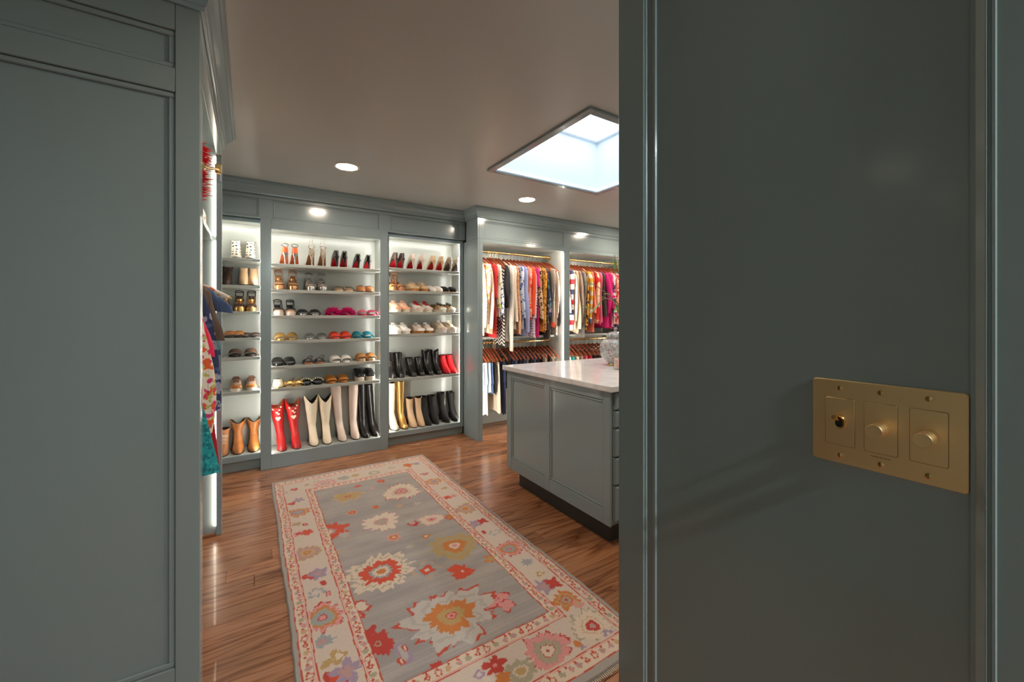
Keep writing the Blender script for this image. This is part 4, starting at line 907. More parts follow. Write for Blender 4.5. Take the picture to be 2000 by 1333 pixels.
PRt(4, 'boot', dict(m='black', H=.19, tw=.040, seam=1, seam_m='brown', seed=9), 'short black pull-on ankle boot', (803, 820), **BK)
PRt(4, 'boot', dict(m='black', H=.27, tw=.046, dip=.035, seed=10, crease=.005, toe=.95), 'black western ankle boot with V-cut top', (836, 853), **BK)
PRt(4, 'boot', dict(m='scarlet', H=.20, tw=.038, toe=.98, hh=.05, seed=11), 'bright red fabric ankle boot', (869, 882), **BK)
PRt(5, 'boot', dict(m='cream', H=.47, tw=.047, seed=12, crease=.004, toe=.9), 'pale gold knee-high boot', (768, ), single='left', **BK)
PRt(5, 'boot', dict(m='gold', H=.48, tw=.045, seed=13, crease=.006, toe=.9), 'shiny creased gold knee-high boot', (786, ), single='right', **BK)
PRt(5, 'boot', dict(m='beige', H=.29, tw=.043, seed=14, hh=.06, crease=.003), 'beige heeled ankle boot', (804, 820), **BK)
PRt(5, 'boot', dict(m='blksuede', H=.29, tw=.043, seed=15, hh=.06, lean=-.06), 'black suede heeled ankle boot', (832, 848), **BK)
PRt(5, 'boot', dict(m='blksuede', H=.31, tw=.046, seed=16, hh=.06, seam=1, seam_m='lace', lean=-.05), 'black suede boot with pale side zip', (868, 886), **BK)
# left cabinet (partly behind the hanging clothes)
PLf(0, 'boot', dict(m='polka', H=.17, tw=.038, hh=.05, toe=.95), 'cream polka-dot ankle boot', (461, 489), **BK)
PLf(1, 'boot', dict(m='dkbrown', H=.17, tw=.042, laces=1, seed=3), 'dark brown lace-up ankle boot', (424, 444), **BK)
PLf(1, 'boot', dict(m='beige', H=.165, tw=.036, seed=2, hh=.045), 'tan ankle boot with strap bow', (476, 495), **BK)
PLf(2, 'heelsandal', dict(m='black', m2='leop', sole='insole', hh=.06), 'black and leopard heeled sandal', (422, 440))
PLf(2, 'platform', dict(m='dkbrown', pl='gold', sole='rose', hh=.07), 'dark brown sandal on gold platform', (468, 491))
PLf(3, 'slide', dict(m='saddle', sole='sole', bands=[(-.09, -.05, .035), (-.03, .005, .045)]), 'brown two-strap flat sandal', (449, 467))
PLf(3, 'slide', dict(m='dkbrown', sole='sole', bands=[(-.085, -.04, .032)], th=.01), 'dark thin-strap flat sandal', (481, 498))
PLf(4, 'slide', dict(m='brown', sole='sole', th=.018, bands=[(-.10, -.0, .05)]), 'brown leather clog slide', (459, 490))
PLf(5, 'sneaker', dict(m='mesh', m2='saddle', m3='brown', sole='wsole', H=.085, lc='brown'), 'mauve hiking sneaker with tan toe', (461, 491))
PLf(6, 'boot', dict(m='tan', H=.20, tw=.042, laces=1, lc='lace', seed=4), 'tan lace-up ankle boot behind the clothes', (415, 437), **BK)
PLf(6, 'boot', dict(m='saddle', H=.27, tw=.058, dip=.035, toe=.9, W=.094, seed=5, crease=.005), 'tan distressed western boot', (465, 496), **BK)

# ================================================================== HANGERS AND CLOTHES
def hanger_meshes(kind='shirt'):
    hook = MB(); pts = [(0, -.0165*math.cos(a)*-1, .0165*math.sin(a)) for a in [(-0.35*PI)+i*1.35*PI/9 for i in range(10)]]
    pts = [(0, .0165*math.cos(a), .0165*math.sin(a)) for a in [-.2*PI+i*1.2*PI/9 for i in range(10)]]+[(0, -.012, -.018), (0, 0, -.032), (0, 0, -.072)]
    hook.tube(pts, .0019, 5)
    arm = MB(); st = []
    for i in range(15):
        u = -1+2*i/14; y = .205*u; z = -.066-.045*abs(u)-.080*abs(u)**1.5; h = .020-.010*abs(u); c = .007
        st.append([(-c, y, z-h), (c, y, z-h), (c*1.1, y, z), (0, y, z+h*.35), (-c*1.1, y, z)])
    arm.loft(st)
    bar = MB().tube([(0, -.185, -.178), (0, .185, -.178)], .0045, 6)
    clips = MB()
    clips.box(-.012, .012, -.007, .007, -.222, -.174)
    return hook.mesh('hook', BRASS, True), arm.mesh('arms', WOODH, True), bar.mesh('bar', WOODH, True), clips.mesh('clip', BRASS)
HK, AR, BA, CL = hanger_meshes()
def hanger(loc, rz, label, group, bar=False, clip=False):
    t = thing('coat_hanger', label, 'hanger', loc, rz, group)
    for nm, me in (('hook', HK), ('arms', AR))+((('bar', BA),) if bar or clip else ())+((('clip', CL), ('clip', CL)) if clip else ()):
        o = bpy.data.objects.new(nm, me); COL.objects.link(o); o.parent = t
        if nm == 'clip': nclip = sum(1 for c in t.children if c.data == CL); o.location = (0, .11 if nclip % 2 else -.11, 0)
    return t
def garment(loc, rz, label, cat, group, m, length, slv=.5, th=.017, hw=.195, flare=.0, puff=0, fwd=.03, seed=1, sm=None, cuff=None, collar=True, rag=.0, sr=.048, name='shirt', bwave=.35):
    t = thing(name, label, cat, (loc[0], loc[1], loc[2]-.022), rz, group); r_ = random.Random(seed); n = 30
    ph = r_.uniform(0, 6); k1 = r_.choice((3, 4, 5)); k2 = r_.choice((7, 9))
    zs = [-.080, -.098, -.124, -.155, -.188]; nr = max(5, int((length-.2)/.055))
    zs += [-.215-(length-.215)*i/nr for i in range(nr+1)]
    rings = []
    for i, z in enumerate(zs):
        if i < 5: hy = [.045, .075, .115, .160, hw][i]; hx = [.010, .013, .015, .017, th][i]; q = 0
        else: q = (-z-.2)/max(.01, length-.2); hy = hw*(1-.10*math.sin(min(1, q*1.6)*PI))+flare*q; hx = th*(1+.25*q)
        rg = []
        for k in range(n):
            a = 2*PI*k/n; w = 1+q*(bwave*math.sin(k1*a+ph+z*3)+.22*math.sin(k2*a+ph*2))
            x = hx*math.copysign(abs(math.sin(a))**.8, math.sin(a))*w+q*.006*math.sin(ph+2*a); y = -hy*math.cos(a)
            zz = z-(rag*math.sin(5*a+ph) if i == len(zs)-1 else 0)-(.012*math.cos(a)**2 if i > 5 else 0)
            rg.append((x, y, zz))
        rings.append(rg)
    MB().loft(rings, True, False).build('body', m, t, True)
    if slv:
        for s in (-1, 1):
            ns = max(5, int(slv/.05)); rs_ = []
            for i in range(ns+1):
                q = i/ns; z = -.160-slv*q; cy = s*(hw-.030+fwd*math.sin(q*PI*.5)+.010*math.sin(q*5+ph)); ry = sr*(1-.30*q)*(1+puff*math.sin(q*PI)**1.5); rx = .016*(1+.8*puff*math.sin(q*PI))*(1+.15*math.sin(9*q+ph))
                if i == 0: ry *= .75; rx *= .8
                dx = .006*math.sin(ph+q*4)-.004
                rs_.append([(dx+rx*math.sin(a)*(1+.22*math.sin(3*a+ph+q*6)), cy-ry*math.cos(a)*(1+.08*math.sin(4*a+q*9)), z-.006*math.cos(a)) for a in [2*PI*k/14 for k in range(14)]])
            r0 = rs_[0]; c0 = (sum(p[0] for p in r0)/14, sum(p[1] for p in r0)/14)
            pre = [[(c0[0]+(x-c0[0])*f_+0.0, c0[1]-s*sh+(y-c0[1])*f_, -.160+dz-abs((y-c0[1])*s+.02)*.4*(1-f_)) for x, y, z in r0] for f_, sh, dz in ((.12, .042, .046), (.55, .026, .036), (.88, .008, .018))]
            rs_ = pre+rs_
            MB().loft(rs_, True, True).build('sleeve', sm or m, t, True)
            if cuff:
                e = rs_[-1]; c = (sum(p[0] for p in e)/14, sum(p[1] for p in e)/14, sum(p[2] for p in e)/14)
                MB().loft([[(c[0]+(x-c[0])*f_, c[1]+(y-c[1])*f_, z-d) for x, y, z in e] for f_, d in ((1.04, -.006), (1.06, .0), (1.0, .05))]).build('cuff', cuff, t, True)
    if collar:
        MB().tube([(0.013*math.sin(a), -.047*math.cos(a), -.084-.006*math.cos(a)) for a in [2*PI*k/14 for k in range(14)]], .008, 6, True).build('collar', m, t, True)
    return t
def bottoms(loc, rz, label, cat, group, m, length, hw=.15, th=.018, legs=True, flare=.0, seed=1, band_m=None, top=-.215, name='trousers'):
    t = thing(name, label, cat, loc, rz, group); r_ = random.Random(seed); ph = r_.uniform(0, 6); n = 26
    def tub(cy, hwid, z0, z1, fl=0.0, nr=7, topw=1.0):
        rg = []
        for i in range(nr+1):
            q = i/nr; z = z0+(z1-z0)*q; hy = hwid*(topw+(1-topw)*q)+fl*q
            rg.append([(th*(1+.3*q)*math.sin(a)*(1+.35*q*math.sin(5*a+ph)), cy-hy*math.cos(a)*(1+.04*q*math.sin(3*a+ph)), z-.01*q*math.sin(4*a+ph)) for a in [2*PI*k/n for k in range(n)]])
        return rg
    if legs:
        MB().loft(tub(0, hw, top, top-.22, .02, 5)).build('seat', m, t, True)
        for s in (-1, 1): MB().loft(tub(s*(hw*.52+.004), hw*.50, top-.20, top-length, flare, 8)).build('leg', m, t, True)
    else: MB().loft(tub(0, hw, top, top-length, flare, 10), True, False).build('body', m, t, True)
    rg = tub(0, hw+.002, top+.003, top-.032, 0, 1); MB().loft([[(x*1.12, y, z) for x, y, z in r] for r in rg]).build('waistband', band_m or m, t, True)
    return t
S = srgb
def cl(n, c, r=.85, **k): return mat('cloth_'+n, S(*c), r, bump=.35, bscale=260, sheen=.15, **k)
K = dict(white=cl('white', (240, 232, 222)), ivory=cl('ivory', (232, 218, 196)), cream=cl('cream', (226, 206, 176)), red=cl('red', (206, 30, 38)), black=cl('black', (28, 26, 30)), tan=cl('tan', (190, 140, 104)),
  lav=cl('lavender', (160, 166, 206)), denim=cl('denim', (76, 98, 136), var=.25), ldenim=cl('light_denim', (176, 196, 222), var=.12), orange=cl('orange', (236, 84, 40)), magenta=cl('magenta', (206, 10, 112)),
  pink=cl('pink', (226, 96, 128)), taupe=cl('taupe', (160, 134, 120)), grey=cl('grey', (128, 122, 118)), dark=cl('charcoal', (62, 56, 52)), navy=cl('navy', (34, 48, 84), var=.3), leatherb=mat('brown_leather', S(92, 66, 48), .45, bump=.3, bscale=80),
  mustard=cl('mustard', (206, 150, 52)), coral=cl('coral', (236, 120, 96)), trim=cl('hot_trim', (236, 40, 84)), teal=pat('teal_paisley', 'leopard', [S(24, 142, 146), S(10, 104, 112), S(60, 170, 168)], 55, .8),
  wfloral=pat('white_floral', 'floral', [S(240, 230, 216), S(240, 190, 160), S(214, 196, 140)], 20), ofloral=pat('orange_floral', 'floral', [S(240, 226, 206), S(236, 130, 84), S(226, 170, 60)], 24), leaf=pat('green_leaf', 'floral', [S(236, 226, 200), S(170, 182, 60), S(120, 150, 60)], 14, thr=.36),
  bpat=pat('blue_white_print', 'leopard', [S(230, 230, 236), S(52, 76, 140)], 38), chev=pat('chevron', 'chevron', [S(232, 224, 212), S(26, 24, 28)], 26), tanlace=pat('tan_lace', 'leopard', [S(206, 158, 124), S(170, 116, 84)], 60), bprint=pat('blue_print', 'floral', [S(196, 212, 234), S(70, 104, 170), S(236, 236, 236)], 20),
  cprint=pat('coral_print', 'floral', [S(240, 150, 130), S(240, 90, 40), S(240, 210, 200)], 14), ldots=pat('lilac_dots', 'dots', [S(222, 206, 212), S(150, 60, 90)], 34), leo=pat('leopard_cloth', 'leopard', [S(206, 168, 128), S(36, 28, 26)], 34), must=pat('mustard_print', 'floral', [S(206, 144, 44), S(120, 60, 30), S(236, 190, 90)], 34),
  navfl=pat('navy_floral', 'floral', [S(44, 58, 92), S(84, 130, 130), S(176, 140, 160)], 14), bw=pat('fine_stripe', 'chevron', [S(226, 210, 190), S(44, 36, 34)], 70), wstripe=pat('bold_stripe', 'band', [S(238, 230, 220), S(38, 48, 84), S(238, 230, 220), S(200, 36, 44)], 4), bee=pat('mustard_black_print', 'leopard', [S(206, 142, 40), S(34, 26, 22)], 20),
  yck=pat('yellow_band', 'band', [S(240, 230, 212), S(232, 176, 50)], 9), shapes=pat('colour_shapes', 'floral', [S(228, 196, 160), S(206, 50, 40), S(24, 130, 70)], 4.2, thr=.45), wnav=pat('navy_bloom', 'floral', [S(236, 222, 220), S(58, 66, 110), S(206, 40, 110)], 12), cofl=pat('coral_bloom', 'floral', [S(240, 150, 130), S(206, 40, 60), S(240, 220, 200)], 18),
  lfl=pat('orange_pink_flowers', 'floral', [S(240, 222, 200), S(236, 96, 40), S(226, 60, 110), S(196, 190, 110)], 28, thr=.58), navp=pat('navy_white_blocks', 'floral', [S(44, 58, 94), S(150, 156, 170), S(70, 90, 130)], 17), stp=pat('black_white_stripe', 'stripe', [S(236, 230, 222), S(24, 22, 24)], 90), cardio=pat('grey_speckle', 'leopard', [S(200, 186, 172), S(110, 96, 92)], 60))
def folds(m):
    nt = m.node_tree; b = nt.nodes['Principled BSDF']; N = nt.nodes.new
    tc = [n for n in nt.nodes if n.type == 'TEX_COORD'][0]; mp = N('ShaderNodeMapping'); mp.inputs['Scale'].default_value = (30, 30, 3.2); nt.links.new(tc.outputs['Object'], mp.inputs[0])
    nz = N('ShaderNodeTexNoise'); nz.inputs['Scale'].default_value = 1.0; nz.inputs['Detail'].default_value = 3; nt.links.new(mp.outputs[0], nz.inputs['Vector'])
    bp = N('ShaderNodeBump'); bp.inputs['Strength'].default_value = 1.0; bp.inputs['Distance'].default_value = 0.022; nt.links.new(nz.outputs[0], bp.inputs['Height'])
    if b.inputs['Normal'].is_linked: nt.links.new(b.inputs['Normal'].links[0].from_socket, bp.inputs['Normal'])
    nt.links.new(bp.outputs[0], b.inputs['Normal'])
for m_ in set(K.values()): folds(m_)
HZ = 2.020; RYd = 4.06
GU = 'hangers on the upper right-hand rods'; GC = 'tops hanging on the upper right-hand rods'
# px of the front sleeve, cloth, length, sleeve, options, words
C1 = [
 (946, 'wfloral', .90, .66, {}, 'white blouse with faint peach flowers, leftmost of the upper row', 'blouse'),
 (953, 'ofloral', .80, .40, dict(puff=.6), 'cream frilled blouse with orange flowers and a puffed sleeve', 'blouse'),
 (961, 'ivory', .88, .68, dict(cuff='tan', puff=.25), 'ivory blouse with long loose sleeve and tan cuff', 'blouse'),
 (970, 'red', .93, .34, {}, 'bright red top hanging low behind ivory sleeves', 'top'),
 (975, 'leaf', .70, .45, {}, 'cream shirt with green leaf print', 'shirt'),
 (980, 'bpat', .74, .52, dict(puff=.2), 'blue and white printed shirt beside the black puffed sleeve', 'shirt'),
 (986, 'chev', 1.02, 0, dict(flare=.02), 'black and white zigzag dress hanging below its neighbours', 'dress'),
 (991, 'black', .60, .44, dict(puff=1.0, sr=.048), 'black top with a balloon sleeve', 'top'),
 (1001, 'white', .98, .88, dict(puff=.35, cuff='ivory', th=.022), 'white blouse with very long full sleeve', 'blouse'),
 (1009, 'ivory', .84, .60, {}, 'ivory shirt tucked behind the very long white sleeve', 'shirt'),
 (1015, 'tanlace', .90, .74, dict(puff=.25), 'tan lace blouse with flared sleeve', 'blouse'),
 (1022, 'bprint', .84, .56, {}, 'pale blue shirt with bold blue flowers', 'shirt'),
 (1029, 'lav', .92, .72, dict(puff=.3, th=.021), 'lavender-blue shirt with rumpled sleeve', 'shirt'),
 (1036, 'cprint', .74, .55, {}, 'coral and orange blotched shirt', 'shirt'),
 (1042, 'orange', .60, .52, {}, 'vivid orange-red shirt beside the dotted lilac blouse', 'shirt'),
 (1047, 'ldots', .94, .56, {}, 'pale lilac blouse with small dark dots', 'blouse'),
 (1053, 'magenta', .94, .20, {}, 'narrow magenta top between lilac and leopard', 'top'),
 (1058, 'leo', .72, .58, {}, 'beige and black leopard print shirt', 'shirt'),
 (1064, 'must', .88, .70, {}, 'mustard shirt with small rust print', 'shirt'),
 (1071, 'navfl', .86, .55, {}, 'navy floral blouse with green flowers', 'blouse'),
 (1076, 'dark', .96, .50, {}, 'dark charcoal cardigan in the near hanging closet', 'cardigan'),
 (1082, 'bw', .72, .62, dict(cuff='orange', puff=.15), 'fine black and cream striped shirt with orange cuff', 'shirt'),
 (1088, 'taupe', .80, .56, {}, 'taupe shirt behind the striped one', 'shirt'),
 (1093, 'cardio', .92, .50, {}, 'speckled grey-beige knit left of the black jacket', 'sweater'),
 (1098, 'black', .80, .66, {}, 'black jacket, rightmost in near hanging closet', 'jacket')]
C2 = [
 (1113, 'cardio', .82, .5, {}, 'grey-beige knit beside the closet divider', 'sweater'),
 (1118, 'wstripe', .86, .64, {}, 'white sweater with broad navy and red bands', 'sweater'),
 (1124, 'ivory', .86, .60, {}, 'ivory knit beside the banded sweater', 'sweater'),
 (1130, 'cream', .90, .70, dict(rag=.015), 'cream sweater with fringed hem', 'sweater'),
 (1136, 'taupe', .84, .62, {}, 'long taupe-pink cardigan in the far closet', 'cardigan'),
 (1142, 'grey', .96, .55, {}, 'slim grey shirt beside mustard animal print', 'shirt'),
 (1147, 'bee', .90, .66, {}, 'mustard and black animal print dress', 'dress'),
 (1155, 'yck', .70, .58, dict(cuff='denim'), 'white and yellow banded top with blue cuff', 'top'),
 (1161, 'coral', .90, .50, {}, 'salmon top behind the yellow banded one', 'top'),
 (1167, 'shapes', .78, .60, dict(puff=.5), 'beige blouse with red and green shapes', 'blouse'),
 (1175, 'pink', .80, .62, {}, 'rose pink shirt with long sleeve', 'shirt'),
 (1182, 'dark', .70, .54, {}, 'dark charcoal shirt between two pinks', 'shirt'),
 (1189, 'magenta', .84, .50, dict(puff=.4), 'vivid magenta blouse with full sleeve', 'blouse'),
 (1196, 'magenta', .86, .44, {}, 'second magenta blouse beside navy blossoms', 'blouse'),
 (1202, 'wnav', .84, .55, {}, 'white blouse with navy and magenta blossoms', 'blouse'),
 (1209, 'cofl', .80, .55, {}, 'coral floral blouse at the doorway edge', 'blouse'),
 (1218, 'navfl', .86, .55, {}, 'navy floral dress hidden past the doorway edge', 'dress'),
 (1228, 'black', .86, .55, {}, 'black top hidden past the doorway edge', 'top')]
NEED_CH = 0
for li, Ls in enumerate((C1, C2)):
    x0, x1 = KX[li]; nm = ('near', 'far')[li]
    xs_ = [min(max(fx(px, 3.86), x0+.022), x1-.022) for px, *_ in Ls]
    for i, (px, kf, ln, sl, op, words_, cat) in enumerate(Ls):
        X = xs_[i]; op = dict(op); cu = op.pop('cuff', None)
        ang = rnd.uniform(-.05, .05)
        garment((X, RYd, HZ), ang, words_, cat, GC, K[kf], ln, sl, seed=li*50+i, cuff=K[cu] if cu else None, name=cat, **op)
        hanger((X, RYd, HZ), ang, 'wooden hanger with brass hook holding the '+' '.join(words_.split(',')[0].split()[:8]), GU)
# lower rods
HZ2 = .995
Bt = [(945, 'ldenim', .30, 'shorts', 'pale blue denim shorts, leftmost on the lower rod', dict(flare=.012)), (951, 'white', .56, 'trousers', 'white trousers clipped beside the pale denim shorts', dict(flare=.01)), (958, 'ldenim', .32, 'shorts', 'light denim shorts with worn hem', dict(flare=.012)),
      (964, 'denim', .34, 'shorts', 'mid-blue denim shorts beside black ones', dict(flare=.008)), (970, 'black', .34, 'shorts', 'black shorts on the lower rod', {}), (977, 'ivory', .55, 'skirt', 'crumpled ivory skirt flaring at the hem', dict(flare=.05)), (988, 'navy', .58, 'jeans', 'dark blue jeans beside the ivory skirt', {})]
for i, (px, kf, ln, cat, words_, op) in enumerate(Bt):
    X = max(fx(px, 3.9), KX[0][0]+.025); a = rnd.uniform(-.05, .05)
    bottoms((X, RYd, HZ2), a, words_, cat, 'bottoms hanging on the near lower rod', K[kf], ln, legs=cat != 'skirt', seed=i, name=cat, hw=.145, **op)
    hanger((X, RYd, HZ2), a, 'clip hanger holding the '+words_.split(',')[0], 'clip hangers on the near lower rod', clip=True)
ORD = ['first', 'second', 'third', 'fourth', 'fifth', 'sixth', 'seventh', 'eighth', 'ninth', 'tenth', 'eleventh', 'twelfth', 'thirteenth', 'fourteenth']
TC = dict(dark='charcoal', navy='navy', denim='denim', black='black', grey='grey', ivory='ivory', cream='cream')
names_l = ['dark', 'navy', 'denim', 'black', 'navy', 'grey', 'black', 'denim', 'dark', 'black', 'ivory', 'black', 'cream', 'ivory']
for i in range(14):
    px = 999+i*7.2; X = fx(px, 3.9); a = rnd.uniform(.0, .10)
    hanger((X, RYd, HZ2), a, 'wooden hanger over folded trousers, behind the island, %s from the closet divider' % ORD[13-i], 'trouser hangers on the near lower rod', bar=True)
    bottoms((X, RYd, HZ2), a, '%s trousers folded over a hanger bar behind the island, %s from the closet divider' % (TC[names_l[i]], ORD[13-i]), 'trousers', 'folded trousers on the near lower rod', K[names_l[i]], .36, legs=False, seed=60+i, hw=.12, th=.012, top=-.168, name='trousers')
cols2 = ['cream', 'teal', 'ivory', 'taupe', 'pink', 'red', 'black', 'dark', 'leo', 'black', 'navy', 'black']
for i in range(12):
    px = 1116+i*8.4; X = fx(px, 3.9); a = rnd.uniform(-.04, .06)
    hanger((X, RYd, HZ2), a, 'clip hanger in the far lower row, %s right of the closet divider' % ORD[i], 'clip hangers on the far lower rod', clip=True)
    nmc = dict(cream='cream', teal='turquoise', ivory='ivory', taupe='taupe', pink='pink', red='red', black='black', dark='charcoal', leo='leopard print', navy='navy')[cols2[i]]
    ordn = {6: ' left of the charcoal one', 9: ' right of the leopard one', 11: ' at the far right'}.get(i, '')
    bottoms((X, RYd, HZ2), a, '%s skirt clipped in the far lower row%s' % (nmc, ordn), 'skirt', 'skirts on the far lower rod', K[cols2[i]], .45, legs=False, seed=90+i, hw=.14, name='skirt', flare=.02)

# ---- left closet clothes (rod runs away from the doorway)
LG = 'clothes in the left closet'
LCl = [
 (1.84, 'teal', .90, 0, dict(flare=.145, th=.02), 'teal paisley skirted dress, lowest and nearest in the left closet', 'dress'),
 (1.92, 'black', 1.0, .3, dict(hw=.21), 'black garment just behind the teal dress', 'top'),
 (2.02, 'lfl', .86, .64, dict(flare=.05, fwd=.10, puff=.25, sr=.055, th=.026), 'white blouse with orange and pink flowers, left closet', 'blouse'),
 (2.13, 'lfl', .80, .60, dict(flare=.04, fwd=.10, sr=.05, th=.026), 'second orange and pink flowered blouse behind the first', 'blouse'),
 (2.22, 'mustard', .62, .30, dict(), 'mustard yellow top glimpsed above flowered blouses', 'top'),
 (2.30, 'trim', .62, .36, dict(fwd=.10, sr=.030), 'hot pink shirt edge beside the navy print', 'shirt'),
 (2.37, 'navp', .88, .62, dict(flare=.05, fwd=.12, sr=.055), 'navy and grey printed dress with wide sleeve, left closet', 'dress'),
 (2.46, 'stp', .66, .42, dict(fwd=.07), 'black and white striped shirt under the leather jacket', 'shirt'),
 (2.56, 'leatherb', .60, .30, dict(fwd=.11, sr=.062, th=.03), 'brown leather jacket with stout sleeve, left closet', 'jacket'),
 (2.66, 'denim', .42, .16, dict(fwd=.14, sr=.055), 'short-sleeved blue denim shirt sticking out of left closet', 'shirt'),
 (2.74, 'ofloral', .36, .08, dict(fwd=.14, sr=.05), 'small floral top above the denim shirt', 'top'),
 (2.86, 'red', 1.18, .2, dict(flare=.09), 'red dress at the far end of the left closet', 'dress'),
 (2.90, 'navfl', .86, .4, dict(fwd=.08), 'navy floral top at the end of the left closet', 'top')]
for i, (Y, kf, ln, sl, op, words_, cat) in enumerate(LCl):
    a = PI/2+rnd.uniform(-.04, .04)
    garment((LRX, Y, LRZ), a, words_, cat, LG, K[kf], ln, sl, seed=200+i, name=cat, **op)
    hanger((LRX, Y, LRZ), a, 'wooden hanger holding the '+' '.join(words_.split(',')[0].split()[:9]), 'hangers in the left closet')

# ================================================================== BAGS ON THE LEFT CLOSET'S TOP SHELF
fb = thing('handbag', 'red feather-trimmed handbag on the left closet\'s top shelf', 'handbag', (-.262, 2.16, 1.7706))
MB().box(-.08, .03, -.08, .08, 0, .12, .02).build('body', K['red'], fb, True)
b = MB(); r_ = random.Random(5)
for i in range(3000):
    a = r_.uniform(0, 2*PI); z = .02+.22*r_.random()**.8; q = Vector((.01+r_.uniform(.02, .080)*math.cos(a), .12*math.sin(a)*r_.uniform(.3, 1), z))
    d = Vector((math.cos(a)+.5, math.sin(a)+r_.uniform(-.6, .6), r_.uniform(-.5, .6))).normalized(); l = r_.uniform(.02, .055); s = Vector((r_.uniform(-1, 1), r_.uniform(-1, 1), .3)).cross(d).normalized()*.0018
    e = q+d*l; e.z = max(e.z, .004); b.add([q, q+d*l*.5+s, e, q+d*l*.5-s, q+d*l*.5+Vector((0, 0, .003))], [(0, 1, 4), (1, 2, 4), (2, 3, 4), (3, 0, 4), (0, 3, 2, 1)])
o = b.build('feathers', mat('feather_red', S(226, 26, 30), .8), fb); o['kind'] = 'stuff'
MB().tube([(0, -.06, .16), (0, -.055, .27), (0, 0, .33), (0, .055, .27), (0, .06, .16)], .006, 8).build('handle', K['red'], fb, True)
def bag(x, y, w_, d_, h_, m, label, hm, studs=False):
    t = thing('handbag', label, 'handbag', (x, y, 1.7706))
    MB().loft([[(sx*w_/2*f_, sy*d_/2*f_, z) for sx, sy in ((-1, -1), (1, -1), (1, 1), (-1, 1))] for z, f_ in ((0, .92), (.01, 1), (h_*.8, .95), (h_, .70))]).build('body', m, t)
    MB().box(-w_/2-.004, w_/2+.002, -d_/2-.003, d_/2+.003, h_*.5, h_*.97, .006).build('flap', m, t)
    MB().tube([(0, -d_*.4, h_*.9), (0, -d_*.3, h_*1.35), (0, d_*.3, h_*1.35), (0, d_*.4, h_*.9)], .005, 8).build('handle', hm, t, True)
    MB().box(w_/2+.001, w_/2+.006, -.02, .02, h_*.5, h_*.66, .002).build('clasp', BRASS, t)
bag(-.28, 2.62, .12, .20, .17, mat('gold_bag', S(196, 150, 60), .3, .8), 'gold metallic handbag behind the red feather bag', BRASS)
bag(-.28, 2.86, .13, .18, .12, pat('sparkle_bag', 'leopard', [S(150, 130, 110), S(60, 50, 48), S(230, 220, 200)], 60, .3), 'small speckled evening bag at the shelf end', SILV)

# ================================================================== ON THE ISLAND
def jar_mat():
    m = pat('floral_porcelain', 'floral', [S(176, 184, 182), S(176, 120, 128), S(120, 132, 124), S(206, 208, 204)], 60, .06)
    m.node_tree.nodes['Principled BSDF'].inputs['Coat Weight'].default_value = .6
    return m
CT = .9154
vx, vy = 2.408, 2.275
gj = thing('ginger_jar', 'grey-silver floral lidded ginger jar on the marble counter', 'jar', (vx, vy, CT))
prof = [(.05, .0), (.056, .004), (.060, .02), (.086, .040), (.106, .070), (.116, .11), (.117, .145), (.108, .176), (.084, .198), (.064, .205), (.062, .214)]
rings = []
for r, z in prof:
    rings.append([(r*(1+.035*abs(math.cos(4*a)))*math.cos(a), r*(1+.035*abs(math.cos(4*a)))*math.sin(a), z) for a in [2*PI*i/48 for i in range(48)]])
MB().loft(rings).build('body', jar_mat(), gj, True)
MB().lathe([(.068, .2145), (.072, .218), (.072, .232), (.066, .244), (.040, .256), (.012, .262), (.010, .270), (.016, .280), (.010, .292), (.0005, .294)], n=32).build('lid', jar_mat(), gj, True)
MB().lathe([(.0575, .0002), (.0605, .006), (.0585, .010)], n=32).build('foot_ring', BRASS, gj, True)
cx_, cy_ = 2.231, 2.065
cd = thing('candle', 'cream jar candle with pink label beside the ginger jar', 'candle', (cx_, cy_, CT))
MB().lathe([(.0005, .009), (.0385, .009), (.0390, .075), (.0005, .0751)], n=32).build('wax', mat('wax', S(238, 214, 186), .5), cd, True)
MB().lathe([(.042, .0), (.0440, .004), (.0440, .108), (.0425, .110), (.0410, .108), (.0400, .008)], n=36, cap1=False).build('glass', glassy('candle_glass', (.97, .96, .95, 1), .10), cd, True)
vl = math.atan2(-cy_, -cx_)
lab = MB(); A0 = vl+.05; pts = [A0-.42+.84*i/8 for i in range(9)]
lab.loft([[((.0446)*math.cos(a), (.0446)*math.sin(a), z) for a in pts]+[((.0449)*math.cos(a), (.0449)*math.sin(a), z) for a in pts[::-1]] for z in (.026, .080)])
lo = lab.build('label', mat('label_rose', S(226, 160, 168), .6), cd)
lab = MB(); pts = [A0-.34+.68*i/8 for i in range(9)]
lab.loft([[((.04492)*math.cos(a), (.04492)*math.sin(a), z) for a in pts]+[((.0452)*math.cos(a), (.0452)*math.sin(a), z) for a in pts[::-1]] for z in (.031, .075)])
lab.build('label_panel', mat('label_pink', S(240, 190, 194), .6), cd)
lab = MB()
for z, hw_ in ((.060, .10), (.054, .07), (.047, .11), (.041, .06)):
    pts = [A0-hw_+2*hw_*i/4 for i in range(5)]
    lab.loft([[((.0452)*math.cos(a), (.0452)*math.sin(a), zz) for a in pts]+[((.0454)*math.cos(a), (.0454)*math.sin(a), zz) for a in pts[::-1]] for zz in (z-.0012, z+.0012)])
o = lab.build('label_print', mat('label_ink', S(190, 110, 120), .6), cd)
MB().tube([(0, 0, .074), (.001, 0, .086)], .0012, 5).build('wick', BLACKP, cd)
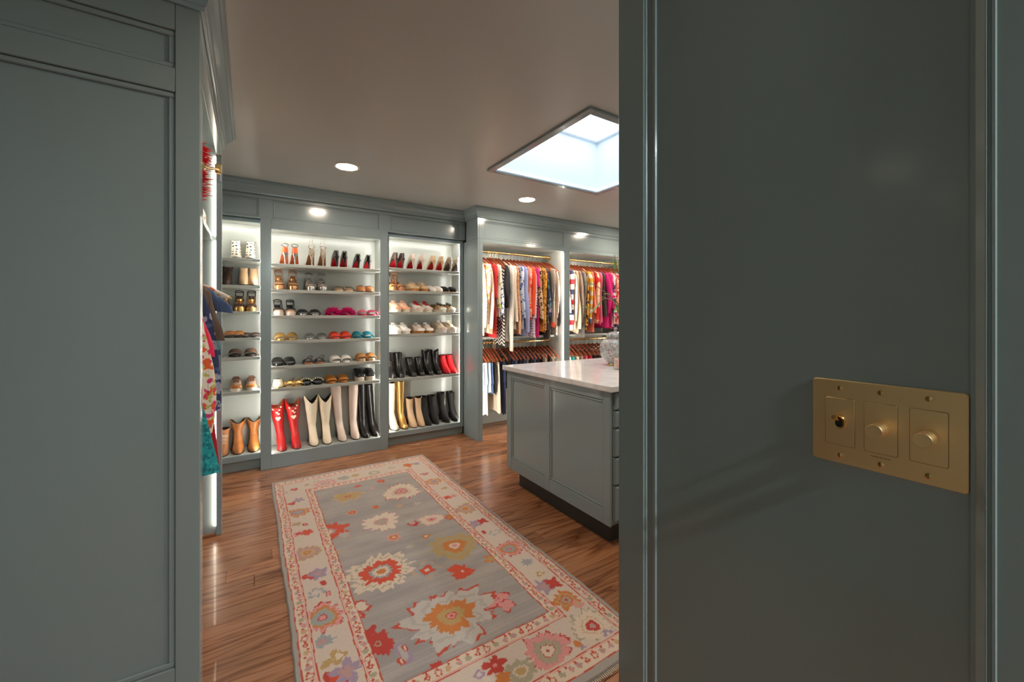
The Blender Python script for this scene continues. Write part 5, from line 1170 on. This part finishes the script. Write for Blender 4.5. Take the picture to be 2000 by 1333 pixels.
# vase with orchid-like branches standing just out of sight
vz = thing('vase', 'white vase with long arching green branches on the island', 'vase', (2.86, 2.22, CT))
MB().lathe([(.05, 0), (.07, .05), (.075, .12), (.05, .19), (.038, .22), (.042, .235), (.034, .232), (.030, .20)], n=28, cap1=False).build('body', mat('vase_white', S(230, 226, 220), .2), vz, True)
GRN = mat('leaf_green', S(96, 138, 60), .45, var=.35, vscale=20); STM = mat('stem_green', S(120, 122, 78), .6)
def wpt(px, py, Y): x = fx(px, Y); t_ = Y*math.cos(TH)+x*math.sin(TH); return Vector((x-2.86, Y-2.22, CAMZ-(py-HORIZ)*t_/F0-CT))
br = [[(1232, 640, 2.20), (1222, 618, 2.14), (1205, 592, 2.10), (1180, 570, 2.06), (1163, 557, 2.04), (1140, 550, 2.03)],
      [(1236, 610, 2.22), (1225, 580, 2.2), (1212, 545, 2.2), (1203, 515, 2.2), (1200, 498, 2.2)],
      [(1236, 655, 2.2), (1216, 610, 2.1), (1196, 586, 2.05), (1180, 582, 2.02), (1160, 604, 2.0), (1137, 596, 1.98)]]
for path in br:
    P = [Vector((0, 0, .20)), Vector((0.0, 0, .30))]+[wpt(*p) for p in path]
    MB().tube(P, [.004, .004]+[.0035-.0003*i for i in range(len(path))], 6).build('stem', STM, vz, True)
def leaf(p, d, l, w_, up=Vector((0, 0, 1))):
    d = d.normalized(); s = d.cross(up); s = (s.normalized() if s.length > .01 else Vector((1, 0, 0)))
    nrm = s.cross(d); L1 = []
    for u, f_ in ((0, .1), (.25, .8), (.5, 1), (.75, .7), (1, .04)):
        c = p+d*l*u-Vector((0, 0, 1))*.25*l*u*u; L1.append([tuple(c-s*w_*f_), tuple(c+nrm*w_*.25), tuple(c+s*w_*f_), tuple(c-nrm*.0008)])
    return MB().loft(L1).build('leaf', GRN, vz, True)
for a_, b_, w_ in (((1163, 557, 2.04), (1138, 549, 2.03), .007), ((1180, 582, 2.02), (1166, 572, 2.0), .012), ((1176, 590, 2.0), (1152, 606, 1.98), .010), ((1156, 605, 1.98), (1134, 592, 1.97), .010), ((1201, 530, 2.2), (1201, 495, 2.2), .008), ((1204, 540, 2.2), (1194, 512, 2.2), .006),
                   ((1206, 520, 2.2), (1220, 534, 2.18), .010), ((1204, 512, 2.2), (1216, 545, 2.15), .010), ((1196, 578, 2.08), (1178, 566, 2.05), .012), ((1205, 592, 2.1), (1190, 574, 2.08), .010), ((1212, 600, 2.1), (1198, 600, 2.05), .012), ((1200, 590, 2.1), (1213, 618, 2.1), .012)):
    A_ = wpt(*a_); B_ = wpt(*b_); leaf(A_, B_-A_, (B_-A_).length, w_)
